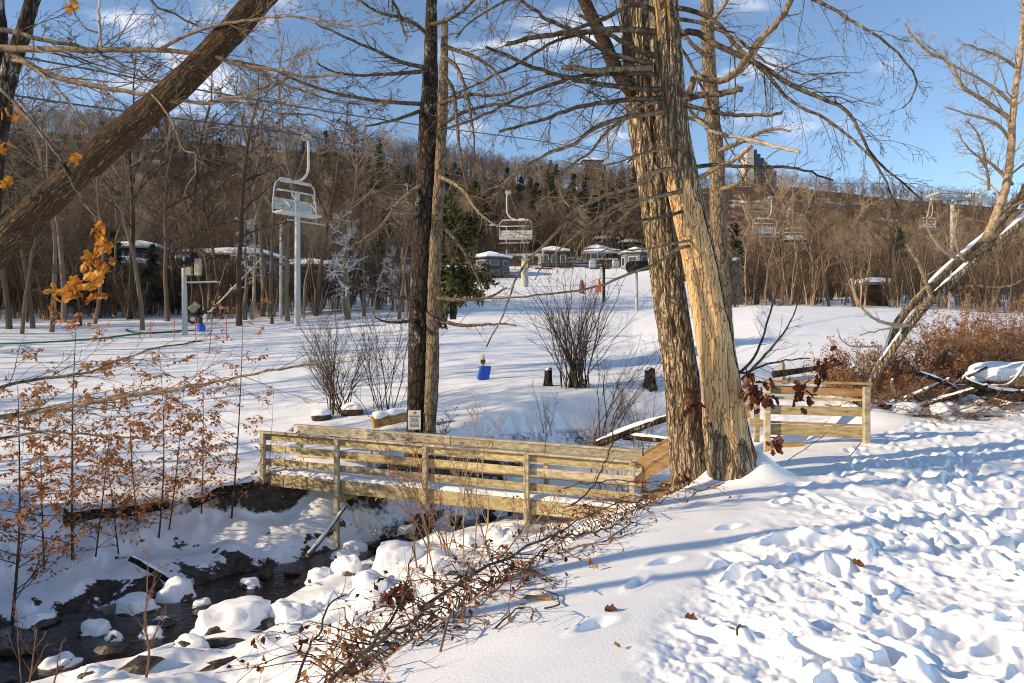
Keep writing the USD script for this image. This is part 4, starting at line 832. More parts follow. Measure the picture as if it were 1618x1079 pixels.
RB([(1562, 300), (1556, 262), (1546, 250)], 2.4, 1.4, tw=FINE)
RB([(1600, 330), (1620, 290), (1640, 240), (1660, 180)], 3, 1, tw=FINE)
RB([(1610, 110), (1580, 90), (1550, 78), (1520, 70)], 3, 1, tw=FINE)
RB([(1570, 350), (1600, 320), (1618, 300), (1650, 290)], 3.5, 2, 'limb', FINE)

# ---------------------------------------------------------------- footbridge
A0, B0 = W(418, 748, 15.5), np.array([2.20, 13.0, -1.27])
def on_bridge(s, side=0.0, up=0.0):
    nx, ny = 0.317, 0.948
    return A0 + (B0 - A0) * s + np.array([nx * side, ny * side, up])
def s_of(px):
    q = (px - 809) / FPX; return (q * 15.5 + 5.27) / (7.47 + 2.5 * q)
br = thing('footbridge', 'long low wooden footbridge with plank railings across the creek', 'bridge', A0)
UX = (B0 - A0) / np.linalg.norm(B0 - A0); NY = np.array([.317, .948, 0]); LB = np.linalg.norm(B0 - A0)
RZ = np.stack([UX, NY, np.cross(UX, NY)], 1)
WID = 1.22; POSTS = [s_of(p) for p in (418.5, 535, 674, 834, 1000)]
g = np.random.default_rng(12)
def brd(parent, name, s0, s1, side, up, w, h, m, up2=None, dn=0.0, **k):
    a, b = on_bridge(s0, side, up), on_bridge(s1, side, up if up2 is None else up2)
    return put(parent, name, beam(a, b, w, h, bev=.004), m, **k)
def mL(): return M['lumber'] if g.uniform() < .6 else M['lumber_grey']
for side, out in ((0.0, -1), (WID, 1)):
    off = side + out * .0
    for i, s in enumerate(POSTS):
        foot = -.27 if i not in (1, 3) else None
        top = on_bridge(s, side + out * .065, .86)
        bot = on_bridge(s, side + out * .065, -.27) if foot else np.array([*on_bridge(s, side + out * .065)[:2], 0]) 
        if not foot: bot[2] = min(ground(bot[0], bot[1]) - .3, -2.0)
        put(br, 'post', beam(bot, top, .095, .095, up=NY, bev=.006), M['lumber_grey'])
    for i in range(4):
        s0, s1 = POSTS[i] + .001, POSTS[i + 1] - .001
        if i == 0: s0 -= .006
        brd(br, 'cap_rail', s0 - (.012 if i == 0 else 0), s1, side + out * .045, .883, .145, .038, M['lumber_grey'])
        brd(br, 'top_rail', s0, s1, side - out * .006, .785, .038, .14, mL())
        brd(br, 'rail', s0, s1, side - out * .006, .535 + g.normal(0, .006), .038, .14, mL())
        brd(br, 'rail', s0, s1, side - out * .006, .245 + g.normal(0, .006), .038, .14, mL())
    for i, (s0, s1) in enumerate(((-.004, POSTS[1] - .004), (POSTS[1] + .009, POSTS[3] - .004), (POSTS[3] + .009, 1.0))):
        brd(br, 'fascia_board', s0, s1, side + out * .0, -.135, .038, .24, M['lumber'])
brd(br, 'joist', 0, 1, WID / 2, -.16, .045, .19, M['lumber'])
nb = 58
for k in range(nb):
    s = (k + .5) / nb; c = on_bridge(s, WID / 2, -.012)
    put(br, 'deck_board', box(c, (LB / nb - .007, WID + .03, .03), RZ, .003), M['lumber'])
for sx in (POSTS[1], POSTS[3]):
    put(br, 'cross_beam', beam(on_bridge(sx, -.04, -.36), on_bridge(sx, WID + .04, -.36), .09, .19), M['lumber'])
# snow on the deck, and a thin crust on the left end
nu, nv = 200, 15
uu, vv = np.meshgrid(np.linspace(0, 1, nu), np.linspace(0, 1, nv), indexing='ij')
pp = A0 + (B0 - A0) * uu[..., None] + NY * (.03 + (WID - .06) * vv)[..., None]
hh = .075 + .035 * noise3(pp, 2.2, 3, 3) + .02 * noise3(pp, 7, 4, 3) - .05 * np.exp(-((vv - .5) / .16) ** 2) * (.6 + .4 * noise3(pp, 4, 6, 2))
edge_f = smooth(vv / .07) * smooth((1 - vv) / .07); hh = np.maximum(hh, .02) * (.25 + .75 * edge_f)
topv = pp + np.array([0, 0, 1.0]) * hh[..., None] + np.array([0, 0, .004])
lo = pp + np.array([0, 0, .004]); V = np.concatenate([topv.reshape(-1, 3), lo.reshape(-1, 3)])
gf = grid_faces(nu, nv); gf = np.vstack([gf[:, [0, 2, 1]], gf[:, [0, 3, 2]]])[:, ::-1]; n0 = nu * nv
ring = np.r_[np.arange(nu) * nv, (nu - 1) * nv + np.arange(1, nv), np.arange(nu - 2, -1, -1) * nv + nv - 1, np.arange(nv - 2, 0, -1)]
r2 = np.roll(ring, -1); skirt = np.vstack([np.stack([ring, ring + n0, r2 + n0], 1), np.stack([ring, r2 + n0, r2], 1)])
put(br, 'deck_snow', (V, np.vstack([gf, skirt])), M['snow_cap'], smooth=35)
# the steps up the near bank
SB, ST = B0, np.array([4.15, 12.75, -.02])
for k in range(6):
    t0 = k / 6; p = SB + (ST - SB) * (t0 + .08) + NY * WID / 2
    put(br, 'step', beam(p - NY * WID / 2, p + NY * WID / 2, .30, .04), M['lumber_red'])
for side in (0, WID):
    put(br, 'stringer', beam(SB + NY * side + [0, 0, -.12], ST + NY * side + [0, 0, -.12], .04, .24), M['lumber_red'])
    for up in (.80, .52): put(br, 'slanted_rail', beam(SB + NY * side + [0, 0, up], ST + NY * side + [0, 0, up], .04, .14), M['lumber_red'])

# short railing on the bank
gr = thing('railing', 'short three board wooden railing on the near bank at the head of the bridge', 'railing', W(1290, 698, 12.6))
GL, GR_ = (1212, 12.75), (1369, 12.5)
def gp(t, py): Yq = GL[1] + (GR_[1] - GL[1]) * t; return W(GL[0] + (GR_[0] - GL[0]) * t, py, Yq)
back = np.array([.05, .99, 0])
for t, y0, y1 in ((0.0, 703, 607), (1.0, 704, 611)): put(gr, 'post', beam(gp(t, y0) - [0, 0, .25], gp(t, y1), .10, .10, up=back, bev=.006), M['lumber_grey'])
for t, y0, y1, bk in ((1.03, 700, 611, .15), (.10, 696, 625, 1.25)): put(gr, 'post', beam(gp(t, y0) + back * bk - [0, 0, .2], gp(t, y1) + back * bk, .09, .09, up=back, bev=.006), M['lumber'])
put(gr, 'cap_rail', beam(gp(-.02, 603) + back * .06, gp(1.06, 607) + back * .06, .20, .038), M['lumber_red'])
put(gr, 'rail', beam(gp(0, 616) + back * .072, gp(1.0, 621) + back * .072, .038, .145), M['lumber_red'])
put(gr, 'rail', beam(gp(0, 629) + back * .10, gp(1.0, 633) + back * .10, .03, .05), M['lumber'])
put(gr, 'rail', beam(gp(0, 648) + back * .072, gp(1.0, 652) + back * .072, .038, .16), M['lumber'])
put(gr, 'rail', beam(gp(0, 679) + back * .072, gp(1.0, 685) + back * .072, .038, .19), M['lumber'])
put(gr, 'rail', beam(gp(0, 668) + back * .11, gp(1.0, 674) + back * .11, .12, .03), M['lumber_red'])
put(gr, 'rail', beam(gp(-.10, 672) + back * .5, gp(.12, 676) + back * .5, .04, .14), M['lumber'])
put(gr, 'kick_board', beam(gp(-.02, 706) + back * -.12, gp(.35, 702) + back * -.10, .04, .12), M['lumber_red'])

# notice on the tree
no = thing('notice', 'small white printed notice with a red emblem, fixed to the dark trunk behind the bridge', 'sign', W(655, 664, 17.25))
cN = W(655, 664, 17.25); sxN, szN = 20 / FPX * 17.25, 30.5 / FPX * 17.25
put(no, 'board', box(cN, (sxN, .012, szN), None, .003), M['sign_white'])
ring_m = trimesh.creation.annulus(r_min=.022, r_max=.034, height=.003, sections=24); rv, rf = vf(ring_m); rv = rv[:, [0, 2, 1]]
put(no, 'emblem', join([(rv + cN + [0.005, -.0085, szN * .37], rf[:, ::-1]), box(cN + [.005, -.0085, szN * .37], (.012, .003, .032)), box(cN + [.005, -.0085, szN * .37 - .002], (.030, .003, .010))]), M['red'])
rows = [(.20, .84, .040), (.105, .60, .024), (.045, .66, .024), (-.02, .56, .022), (-.085, .74, .022), (-.15, .78, .022), (-.215, .74, .022), (-.275, .78, .022), (-.335, .66, .022)]
gN = np.random.default_rng(3); ink = []
for zf_, wf, hz in rows:
    x = -sxN * wf / 2
    while x < sxN * wf / 2 - .008:
        w = min(gN.uniform(.012, .032), sxN * wf / 2 - x); ink.append(box(cN + [x + w / 2, -.0075, zf_ * szN], (w, .003, hz * .62))); x += w + .007
put(no, 'lettering', join(ink), M['sign_ink'])

# ---------------------------------------------------------------- creek stones
rngR = np.random.default_rng(31)
def on_water(px, py):
    Y = np.geomspace(5, 26, 800); P = np.stack([(px - 809) / FPX * Y, Y, EYE - (py - 540) / FPX * Y], 1)
    zs = np.maximum(base_z(P[:, 0], P[:, 1])[0], zwater(P[:, 0])); i = np.nonzero(P[:, 2] < zs)[0]
    return P[i[0]] if len(i) else P[-1]
def stone(px, py, wpx, asp=.6, cap=.8, tall=.58, label=None, grp='stones in the creek', name='stone', grouped=False):
    p = on_water(px, py); w = wpx / FPX * p[1] / 2; p = p - [0, 0, (.28 if cap > .5 else .1) * w * tall]
    th = thing(name, label, 'stone', p, grp if grouped else None)
    a = rngR.uniform(-.5, .5); Rm = np.array([[math.cos(a), -math.sin(a), 0], [math.sin(a), math.cos(a), 0], [0, 0, 1]])
    sd = int(rngR.integers(1e6)); hp_ = rngR.normal(size=(13, 3)); hp_ /= np.linalg.norm(hp_, axis=1, keepdims=True)
    hl = trimesh.convex.convex_hull(hp_).subdivide().subdivide().subdivide(); hv = np.array(hl.vertices) * 1.12; hv = hv * (1 + .10 * noise3(hv, 3.2, sd, 4))[:, None] * [w, w * asp, w * tall]
    put(th, 'rock', (hv @ Rm.T + p, np.array(hl.faces)), M['rock'], smooth=35)
    if cap:
        s = trimesh.creation.icosphere(3); u = np.array(s.vertices); r = 1 + .34 * noise3(u + 7, 1.5, sd, 3); q = u * r[:, None] * np.array([w, w * asp, w * tall])
        grow_ = smooth((u[:, 2] - .36 - .3 * (1 - cap) + .65 * noise3(u, 1.6, sd + 1, 3)) / .45)
        q = q * (1 + (.05 * grow_ - .035 * (1 - grow_)))[:, None] + np.array([0, 0, 1])[None] * (grow_ * min(.15, w * .38) * cap * (1 + .5 * noise3(u, 2.5, sd + 2, 2)))[:, None]
        put(th, 'snow_cap', (q @ Rm.T + p, np.array(s.faces)), M['snow_cap'], smooth=True)
S = 'snow_stone'
stone(278, 945, 58, .8, .9, .85, 'round brown boulder under a thick cap of snow at the far edge of the creek')
stone(215, 965, 74, .7, .8, .5, 'flat slanting stone with snow, left of the round capped boulder')
stone(372, 985, 128, .6, 1.0, .30, 'long flat boulder buried under a smooth white pillow of snow in mid creek')
stone(452, 972, 52, .7, 1.1, .5, 'low snow mound joined to the long white boulder')
stone(420, 910, 34, .9, .0, .9, 'bare wet brown boulder at the foot of the far bank')
stone(585, 935, 64, .8, 1.2, .8, 'round white snow covered boulder nearest to the brushy bank')
stone(630, 885, 86, .6, .5, .55, 'large grey boulder half covered with snow below the bridge')
stone(548, 905, 62, .6, 1.0, .6, 'knobbly snow topped stone left of the large grey boulder')
stone(345, 1020, 84, .5, 0, .3, 'wide flat bare stone in the water')
stone(355, 1048, 54, .6, 0, .35, 'smooth bare grey stone near the bottom of the picture')
SMALL = [(505, 915, 44, 0.7, 0.9), (520, 950, 40, 0.7, 0.9), (490, 965, 34, 0.8, 1), (150, 1000, 52, 0.7, 0.9), (180, 1010, 38, 0.7, 0.3), (240, 1005, 46, 0.7, 0.2), (420, 1015, 40, 0.8, 0.5), (560, 870, 40, 0.8, 0.9), (640, 845, 40, 0.8, 1), (745, 860, 40, 0.8, 1), (700, 905, 54, 0.7, 1.1), (780, 850, 46, 0.8, 1), (320, 960, 34, 0.8, 0.9), (255, 985, 30, 0.8, 0.5), (140, 1045, 38, 0.7, 0), (460, 1000, 36, 0.8, 0.9)]
LABS = by_landmark([(q[0], q[1]) for q in SMALL], [('the round capped boulder', 278, 945), ('the long flat boulder', 372, 985), ('the round white boulder', 585, 935), ('the large grey boulder', 630, 885), ('the lower left corner', -60, 1060), ('the near bridge post', 834, 860)], 'small stone')
SI = 0
for px, py, w, a, c in SMALL:
    stone(px, py, w, a * .9, c, label=LABS[SI], grouped=True); SI += 1
DARK = [(60, 985, 62), (120, 1000, 74), (30, 1030, 70), (95, 1050, 58), (175, 1028, 60), (225, 1052, 66), (300, 1020, 58), (330, 1060, 50), (20, 1070, 50), (150, 1066, 54), (260, 985, 44), (330, 965, 48), (395, 925, 46), (455, 905, 44), (500, 900, 40), (545, 880, 46), (600, 865, 40), (655, 850, 44), (700, 838, 40), (430, 985, 46)]
LABD = by_landmark([(q[0], q[1]) for q in DARK], [('the round capped boulder', 278, 945), ('the long flat boulder', 372, 985), ('the large grey boulder', 630, 885), ('the lower left corner', -60, 1060)], 'dark wet stone')
for k, (px, py, w) in enumerate(DARK): stone(px, py, w, .75, .35 if k % 3 == 0 else 0, .45, label=LABD[k], grp='dark wet stones in the creek', grouped=True)
# boulders and stumps on the far bank
def bank_rock(px, py, wpx, label, cap=.7, asp=.8, tall=.6):
    p = hit(px, py, 14); w = wpx / FPX * p[1] / 2; th = thing('boulder', label, 'boulder', p); sd = int(rngR.integers(1e6))
    v, f = blob(p + [0, 0, w * .3], (w, w * asp, w * tall), rngR, .22, 3, 1.4, sd); put(th, 'rock', (v, f), M['earth'], smooth=True)
    s = trimesh.creation.icosphere(3); u = np.array(s.vertices); q = u * (1 + .22 * noise3(u + 7, 1.4, sd, 3))[:, None] * np.array([w, w * asp, w * tall]); gg = smooth((u[:, 2] - .2 + .3 * noise3(u, 2, sd, 2)) / .4)
    put(th, 'snow_cap', (q * (1 + .04 * gg - .03 * (1 - gg))[:, None] + p + [0, 0, w * .3] + np.array([0, 0, 1]) * (gg * .10 * cap)[:, None], np.array(s.faces)), M['snow_cap'], smooth=True)
bank_rock(557, 656, 36, 'dark snow topped boulder behind the bridge, right one of the pair'); bank_rock(508, 664, 32, 'dark snow topped boulder behind the bridge, left one of the pair')
def log(a, b, r0, r1, label, m='bark_dark', snow=True, name='log'):
    th = thing(name, label, 'log', (np.array(a) + b) / 2); C = resample(np.array([a, (np.array(a) + b) / 2 + rngR.normal(0, .16 if name == 'brush_log' else .03, 3) * [1, 1, .8], b]), 24)
    V, F = tubes(C[None], np.linspace(r0, r1, 24)[None], 12); V = V + .12 * r0 * noise3(V, 6, int(rngR.integers(1e6)), 3)[:, None] * np.array([1, 1, 1]); put(th, 'wood', (V, F), M[m], smooth=True)
    if snow:
        rr = np.linspace(r0, r1, 24) * (.75 + .5 * noise3(C, 3, 4, 2)); rr[[0, -1]] *= .2
        V, F = tubes((C + [0, 0, r0 * .62])[None], np.maximum(rr, .01)[None], 10); put(th, 'snow_strip', (V, F), M['snow_cap'], smooth=True)
    return th
log(W(588, 668, 18.2), W(655, 655, 18.6), .17, .15, 'fallen log under snow at the foot of the tree with the notice', 'rotten')
log(W(485, 880, 13.9), W(546, 800, 15.0), .05, .035, 'thin snowy pole leaning against the bridge post', 'bark_tan', name='pole')
log(hit(300, 800, 8) + [0, 0, .05], hit(400, 772, 8) + [0, 0, .1], .13, .10, 'log lying along the edge of the far bank left of the bridge')
log(hit(100, 818, 8) + [0, 0, .02], hit(265, 800, 8) + [0, 0, .06], .15, .12, 'dark log half buried in the far bank among the beech saplings')
log(W(940, 705, 16.5), W(1060, 660, 16.0), .10, .07, 'snow covered log behind the right end of the bridge')
log(W(985, 690, 17.5), W(1075, 700, 16.8), .08, .06, 'second snowy log crossing behind the right end of the bridge')
log(hit(300, 935, 8), hit(205, 905, 8) + [0, 0, .25], .07, .05, 'snowy branch jutting from the far bank down to the creek')
def stump(px, py, hpx, wpx, label, m='bark_dark', cap=True, p=None):
    p = hit(px, py, 9) if p is None else p; h = hpx / FPX * p[1]; r = .72 * wpx / FPX * p[1] / 2; th = thing('stump', label, 'stump', p); sd = int(rngR.integers(1e6))
    n = 20; z = np.linspace(-.2, h, 9); th_ = np.arange(n) * 2 * np.pi / n
    Rr = r * (1 + .5 * np.exp(-np.maximum(z, 0) / (h * .3)))[:, None] * (1 + .18 * np.sin(th_ * 5 + sd)[None] * 1) ; top = np.where(np.arange(9)[:, None] == 8, .12 * h * np.sin(th_ * 2 + sd)[None], 0)
    V = np.stack([p[0] + Rr * np.cos(th_), p[1] + Rr * np.sin(th_), p[2] + z[:, None] + top], -1).reshape(-1, 3); V += .015 * noise3(V, 9, sd, 3)[:, None]
    i, j = np.meshgrid(np.arange(8), np.arange(n), indexing='ij'); q = np.stack([i * n + j, i * n + (j + 1) % n, (i + 1) * n + (j + 1) % n, (i + 1) * n + j], -1).reshape(-1, 4)
    V = np.vstack([V, [p + [0, 0, h * .95]]]); F = np.vstack([q[:, [0, 1, 2]], q[:, [0, 2, 3]], [[8 * n + k, 8 * n + (k + 1) % n, len(V) - 1] for k in range(n)]])
    put(th, 'wood', (V, F), M[m], smooth=40)
    if cap: put(th, 'snow_cap', blob(p + [0, 0, h], (r * .95, r * .95, r * .55), rngR, .25), M['snow_cap'], smooth=True)
stump(1027, 612, 28, 20, 'short dark stump on the snow left of the big trunks')
stump(866, 610, 26, 14, 'dark stub of a trunk at the left foot of the clump of thin stems'); stump(906, 612, 34, 14, 'broken dark stub amid the clump of thin stems', cap=False)
stump(1495, 622, 62, 22, 'tall grey stump with a snow cap in the brush pile', 'bark_tan')
stump(1236, 604, 30, 10, 'pale short broken stub behind the short railing', 'limb_pale', False)
stump(1160, 478, 60, 18, 'pale snag behind the trunk pair', 'bark_tan', True, W(1163, 470, 20))

# ---------------------------------------------------------------- shrubs, saplings, brambles
rngS = np.random.default_rng(88)
def shrub(name, label, px, py, n, hpx, spread, r, m, leafm=None, nl=0, lsize=.06, p=None, kinds=(10, 4), lean=(0, 0), cat='shrub', wide=.45, up=.05, group=None):
    p = hit(px, py, 7) if p is None else p; h = hpx / FPX * p[1]; th = thing(name, label, cat, p, group); t = np.linspace(0, 1, 8)
    for half in range(2):
        k = n // 2 + (n % 2) * half
        if not k: continue
        a = rngS.uniform(0, 2 * np.pi, k); hh_ = h * rngS.uniform(.55, 1.0, k); sp = spread * h * rngS.uniform(.05, 1, k)
        P = np.stack([p[0] + (np.cos(a) * sp + lean[0] * h)[:, None] * t ** 1.25 + .0011 * hpx * rngS.normal(size=(k, 1)), p[1] + (np.sin(a) * sp + lean[1] * h)[:, None] * t ** 1.25 + .0011 * hpx * rngS.normal(size=(k, 1)), p[2] - .08 + hh_[:, None] * t], 2)
        P[:, 1:] += np.cumsum(rngS.normal(0, .011 * h, (k, 7, 3)), 1); R = r * (1 - .75 * t)[None] * rngS.uniform(.6, 1.1, k)[:, None]
        b, rb = grow(P, R, kinds[0], .2, 1, (18, 50), .38, 5, rngS, up=up, wig=.09, rmin=.0034); c, rc = grow(b, rb, kinds[1], .15, 1, (20, 50), .5, 4, rngS, up=.02, rmin=.0028)
        put(th, 'stem', join([tubes(P, R, 6), tubes(b, rb, 4), tubes(c, rc, 3)]), M[m])
        if nl:
            q = np.concatenate([b.reshape(-1, 3), c.reshape(-1, 3), c[:, 1:].reshape(-1, 3)]); i = rngS.integers(0, len(q), nl // 2)
            put(th, 'foliage', leaves(q[i], rngS.normal(size=(len(i), 3)) + [0, 0, -.55], lsize, rngS, wide), M[leafm], kind='stuff')
    return th
shrub('shrub', 'bare multi stemmed shrub in the snow behind the left part of the bridge', 532, 655, 26, 180, .62, .018, 'twig', kinds=(10, 5))
shrub('shrub', 'second bare shrub closer to the double trunk', 610, 655, 16, 195, .50, .016, 'twig', kinds=(10, 5))
shrub('shrub', 'tall clump of thin bare stems on the bank right of the blue bag', 908, 612, 34, 205, .58, .024, 'twig', kinds=(10, 5))
shrub('shrub', 'smaller bare clump beside the tall clump of stems, nearer the big trunks', 955, 690, 10, 190, .45, .018, 'twig', kinds=(9, 4), lean=(.3, 0))
shrub('shrub', 'few thin dark stems rising from the shaded bank', 862, 690, 4, 90, .30, .012, 'twig', kinds=(7, 3))
shrub('shrub', 'tangle of thin twigs at the foot of the big trunk, behind the rail', 1010, 705, 9, 130, .5, .012, 'twig_red', 'oak_leaf', 40, .06, kinds=(8, 4))
shrub('shrub', 'dark twiggy shrub right behind the bridge rail with small dark seed heads', 700, 692, 6, 62, .7, .008, 'twig', 'oak_leaf', 40, .045, kinds=(8, 4))
# slim sapling in front of the bridge
for lab, px, py, n, h, sp, ln, m, nlv in (('slender tan sapling clump standing in front of the bridge middle', 742, 885, 5, 300, .14, (.0, 0), 'twig_tan', 60), ('thin reddish stems leaning left before the bridge', 730, 880, 6, 230, .30, (-.35, .1), 'twig_red', 80), ('thin leafless whips rising from the bank edge in front of the bridge', 690, 900, 5, 190, .35, (-.15, 0), 'twig_red', 50), ('spray of fine stems against the right end of the bridge', 955, 800, 6, 190, .35, (.05, 0), 'twig_red', 60), ('few leafy stems at the near right bridge post', 850, 850, 5, 150, .35, (.1, 0), 'twig_tan', 50)):
    shrub('sapling', lab, px, py, n, h, sp, .014, m, 'beech_leaf', nlv, .065, lean=ln, kinds=(9, 4), cat='sapling')
shrub('sapling', 'single thin brown sapling at the bottom edge in front of the creek', 283, 1110, 1, 270, .05, .018, 'twig_red', kinds=(14, 3), cat='sapling', p=W(283, 1085, 7.6))
shrub('sapling', 'pair of thin bare stems at the lower left corner', 60, 1060, 3, 150, .4, .012, 'twig_red', kinds=(8, 3), cat='sapling', p=W(70, 1085, 7.8))
# beech saplings with their copper leaves
def beech(px, py, topx, topy, nl, label, r=.02, wid=.42, nb_=26, y0=8):
    p = hit(px, py, y0); top = W(topx, topy, p[1]); th = thing('beech_sapling', label, 'sapling', p)
    C = resample(np.array([p - [0, 0, .1], (p + top) / 2 + rngS.normal(0, .04, 3), top]), 12)[None]; R = (r * np.linspace(1, .18, 12))[None]
    put(th, 'stem', tubes(C, R, 8), M['twig'], smooth=True)
    L = np.linalg.norm(top - p)
    a, ra = grow(C, R, nb_, .08, .98, (50, 85), wid, 6, rngS, up=.02, wig=.07, rr=.42, rmin=.003, even=True, taper=.6)
    b, rb = grow(a, ra, 5, .2, 1, (25, 50), .45, 4, rngS, up=-.02, rmin=.0018, flat=.5)
    put(th, 'branches', join([tubes(a, ra, 4), tubes(b, rb, 3)]), M['twig'])
    nl = int(nl * 1.8); q = np.concatenate([a[:, 2:].reshape(-1, 3), b[:, 1:].reshape(-1, 3), b[:, 1:].reshape(-1, 3)]); i = rngS.integers(0, len(q), nl)
    put(th, 'foliage', leaves(q[i] + rngS.normal(0, .012, (nl, 3)), rngS.normal(size=(nl, 3)) * [1, 1, .6] + [0, 0, -.75], .088, rngS, .42), M['beech_leaf'], kind='stuff')
beech(115, 885, 120, 520, 900, 'tall dark stemmed beech sapling thick with copper leaves, second from the left edge', .026)
beech(18, 985, 28, 610, 650, 'beech sapling with copper leaves at the far left edge', .026)
beech(365, 820, 384, 490, 330, 'thin straight beech sapling with sparse leaves just left of the bridge end', .020, .34)
beech(250, 850, 252, 560, 560, 'beech sapling with glowing orange leaves in the middle of the thicket', .018, .40)
beech(266, 838, 292, 590, 520, 'beech sapling leaning right beside the glowing orange one', .016, .42)
beech(318, 812, 322, 600, 360, 'small beech sapling between the thicket and the thin straight one', .014, .40)
beech(188, 875, 165, 700, 330, 'short bushy beech sapling right of the tall dark stemmed one', .014, .55)
beech(70, 900, 62, 640, 480, 'beech sapling between the left edge and the tall dark stemmed one', .016, .45)
beech(150, 880, 178, 640, 360, 'beech sapling behind the short bushy one', .015, .45)
beech(220, 830, 205, 610, 360, 'slight beech sapling at the back of the thicket', .014, .42)
beech(415, 800, 432, 620, 150, 'tiny beech sapling at the left end post of the bridge', .010, .5, 14)
beech(330, 560, 338, 480, 0, 'leafless young sapling on the open snow at left', .02, .4, 14, 20)
# brambles and brush along the edge of the near bank
lip_pts = [(575, 1050), (610, 1015), (650, 985), (690, 955), (735, 925), (775, 905), (810, 885), (850, 868), (900, 842), (945, 820), (990, 795), (1030, 775), (1065, 758)]
names_lp = ['at the very bottom of the bank edge', 'second up from the bottom of the bank edge', 'beside the hanging brown leaves', 'below the white round boulder', 'at the foot of the slender tan sapling', 'right of the slender tan sapling', 'left of the near bridge post', 'under the near bridge post', 'right of the near bridge post', 'under the right end of the bridge', 'before the bridge steps', 'left of the big trunks', 'at the foot of the big furrowed trunk']
for (px, py), nm in zip(lip_pts, names_lp):
    Yq = EYE * FPX / (py - 540) + .25; p = W(px - 22, py, Yq); p[2] = ground(p[0], p[1]); h = rngS.uniform(.28, .66)
    th = thing('brambles', 'tangle of brown twigs and leaves ' + nm, 'brush', p)
    n = int(rngS.integers(10, 28)); t = np.linspace(0, 1, 7); a = rngS.uniform(0, 2 * np.pi, n); ln = rngS.uniform(.4, 1.05, n)
    root = p + np.stack([rngS.normal(0, .22, n), rngS.normal(0, .22, n), np.zeros(n)], 1); root[:, 2] = base_z(root[:, 0], root[:, 1])[0] - .03
    P = np.stack([root[:, 0:1] + (np.cos(a) * ln * .75 - .05)[:, None] * t, root[:, 1:2] + (np.sin(a) * ln * .75)[:, None] * t, root[:, 2:3] + (h * ln)[:, None] * (1.6 * t - 1.15 * t ** 2)], 2); P[:, 1:] += rngS.normal(0, .022, (n, 6, 3))
    R = .0055 * (1 - .65 * t)[None] * rngS.uniform(.6, 1.5, n)[:, None]; b, rb = grow(P, R, 5, .25, 1, (20, 60), .35, 4, rngS, up=.0, wig=.12, rmin=.0018)
    put(th, 'stems', join([tubes(P, R, 4), tubes(b, rb, 3)]), M['twig_red' if rngS.uniform() < .6 else 'twig'])
    q = np.concatenate([P[:, 2:].reshape(-1, 3), b.reshape(-1, 3)]); i = rngS.integers(0, len(q), 70)
    put(th, 'dead_leaves', leaves(q[i], rngS.normal(size=(70, 3)) + [0, 0, -.5], .055, rngS, .6), M['oak_leaf' if rngS.uniform() < .5 else 'beech_leaf'], kind='stuff')
leaf_sprig('dead_leaves', 'bunch of long curled brown leaves hanging at the edge of the near bank', [W(650, 925, 5.35), W(632, 935, 5.3), W(626, 950, 5.25)], 20, .10, M['oak_leaf'], .035, seed=21)
leaf_sprig('dead_leaves', 'few curled brown leaves hanging near the bottom of the near bank', [W(565, 1030, 4.6), W(556, 1045, 4.55)], 7, .09, M['oak_leaf'], .035, seed=22)
# long bare branches sprawling along the bank edge
for k, (pts, r) in enumerate([([(520, 1079, 4.1), (600, 1015, 4.4), (660, 975, 4.8), (700, 950, 5.2)], .014), ([(540, 1065, 4.2), (610, 990, 4.7), (640, 930, 5.2), (655, 860, 5.6)], .012), ([(660, 960, 5.0), (760, 900, 5.7), (850, 858, 6.3), (930, 815, 7.1), (990, 790, 7.9)], .014), ([(470, 1079, 4.6), (500, 1000, 4.9), (520, 960, 5.2), (560, 930, 5.6)], .010),
                               ([(865, 850, 6.5), (935, 842, 6.75), (975, 828, 7.1), (992, 818, 7.3)], .012), ([(890, 770, 8.3), (980, 760, 8.4), (1060, 768, 8.6)], .010), ([(560, 1000, 4.6), (640, 1000, 4.55), (700, 960, 5.0)], .009), ([(905, 800, 7.4), (960, 720, 8), (975, 640, 8.4)], .010)]):
    C = resample(np.array([W(*q) for q in pts]), 16); C += rngS.normal(0, .012, C.shape); th = thing('branch', 'bare branch sprawling along the brushy bank edge, ' + ['lowest one at the bottom of the frame', 'upright one by the hanging leaves', 'longest one, reaching the bridge end', 'one leaning over the lower snow bench', 'one lying on the snow below the bridge', 'one just before the bridge steps', 'short one across the lower brambles', 'upright one against the bridge rail'][k], 'branch', C[0], 'branches along the brushy bank edge')
    b, rb = grow(C[None], np.linspace(r, .004, 16)[None], 9, .2, 1, (25, 60), .22, 5, rngS, up=.03, rmin=.0022)
    put(th, 'stem', tubes(C[None], np.linspace(r, .004, 16)[None], 7), M['limb'], smooth=True); put(th, 'side_twigs', tubes(b, rb, 4), M['twig'], kind='stuff')
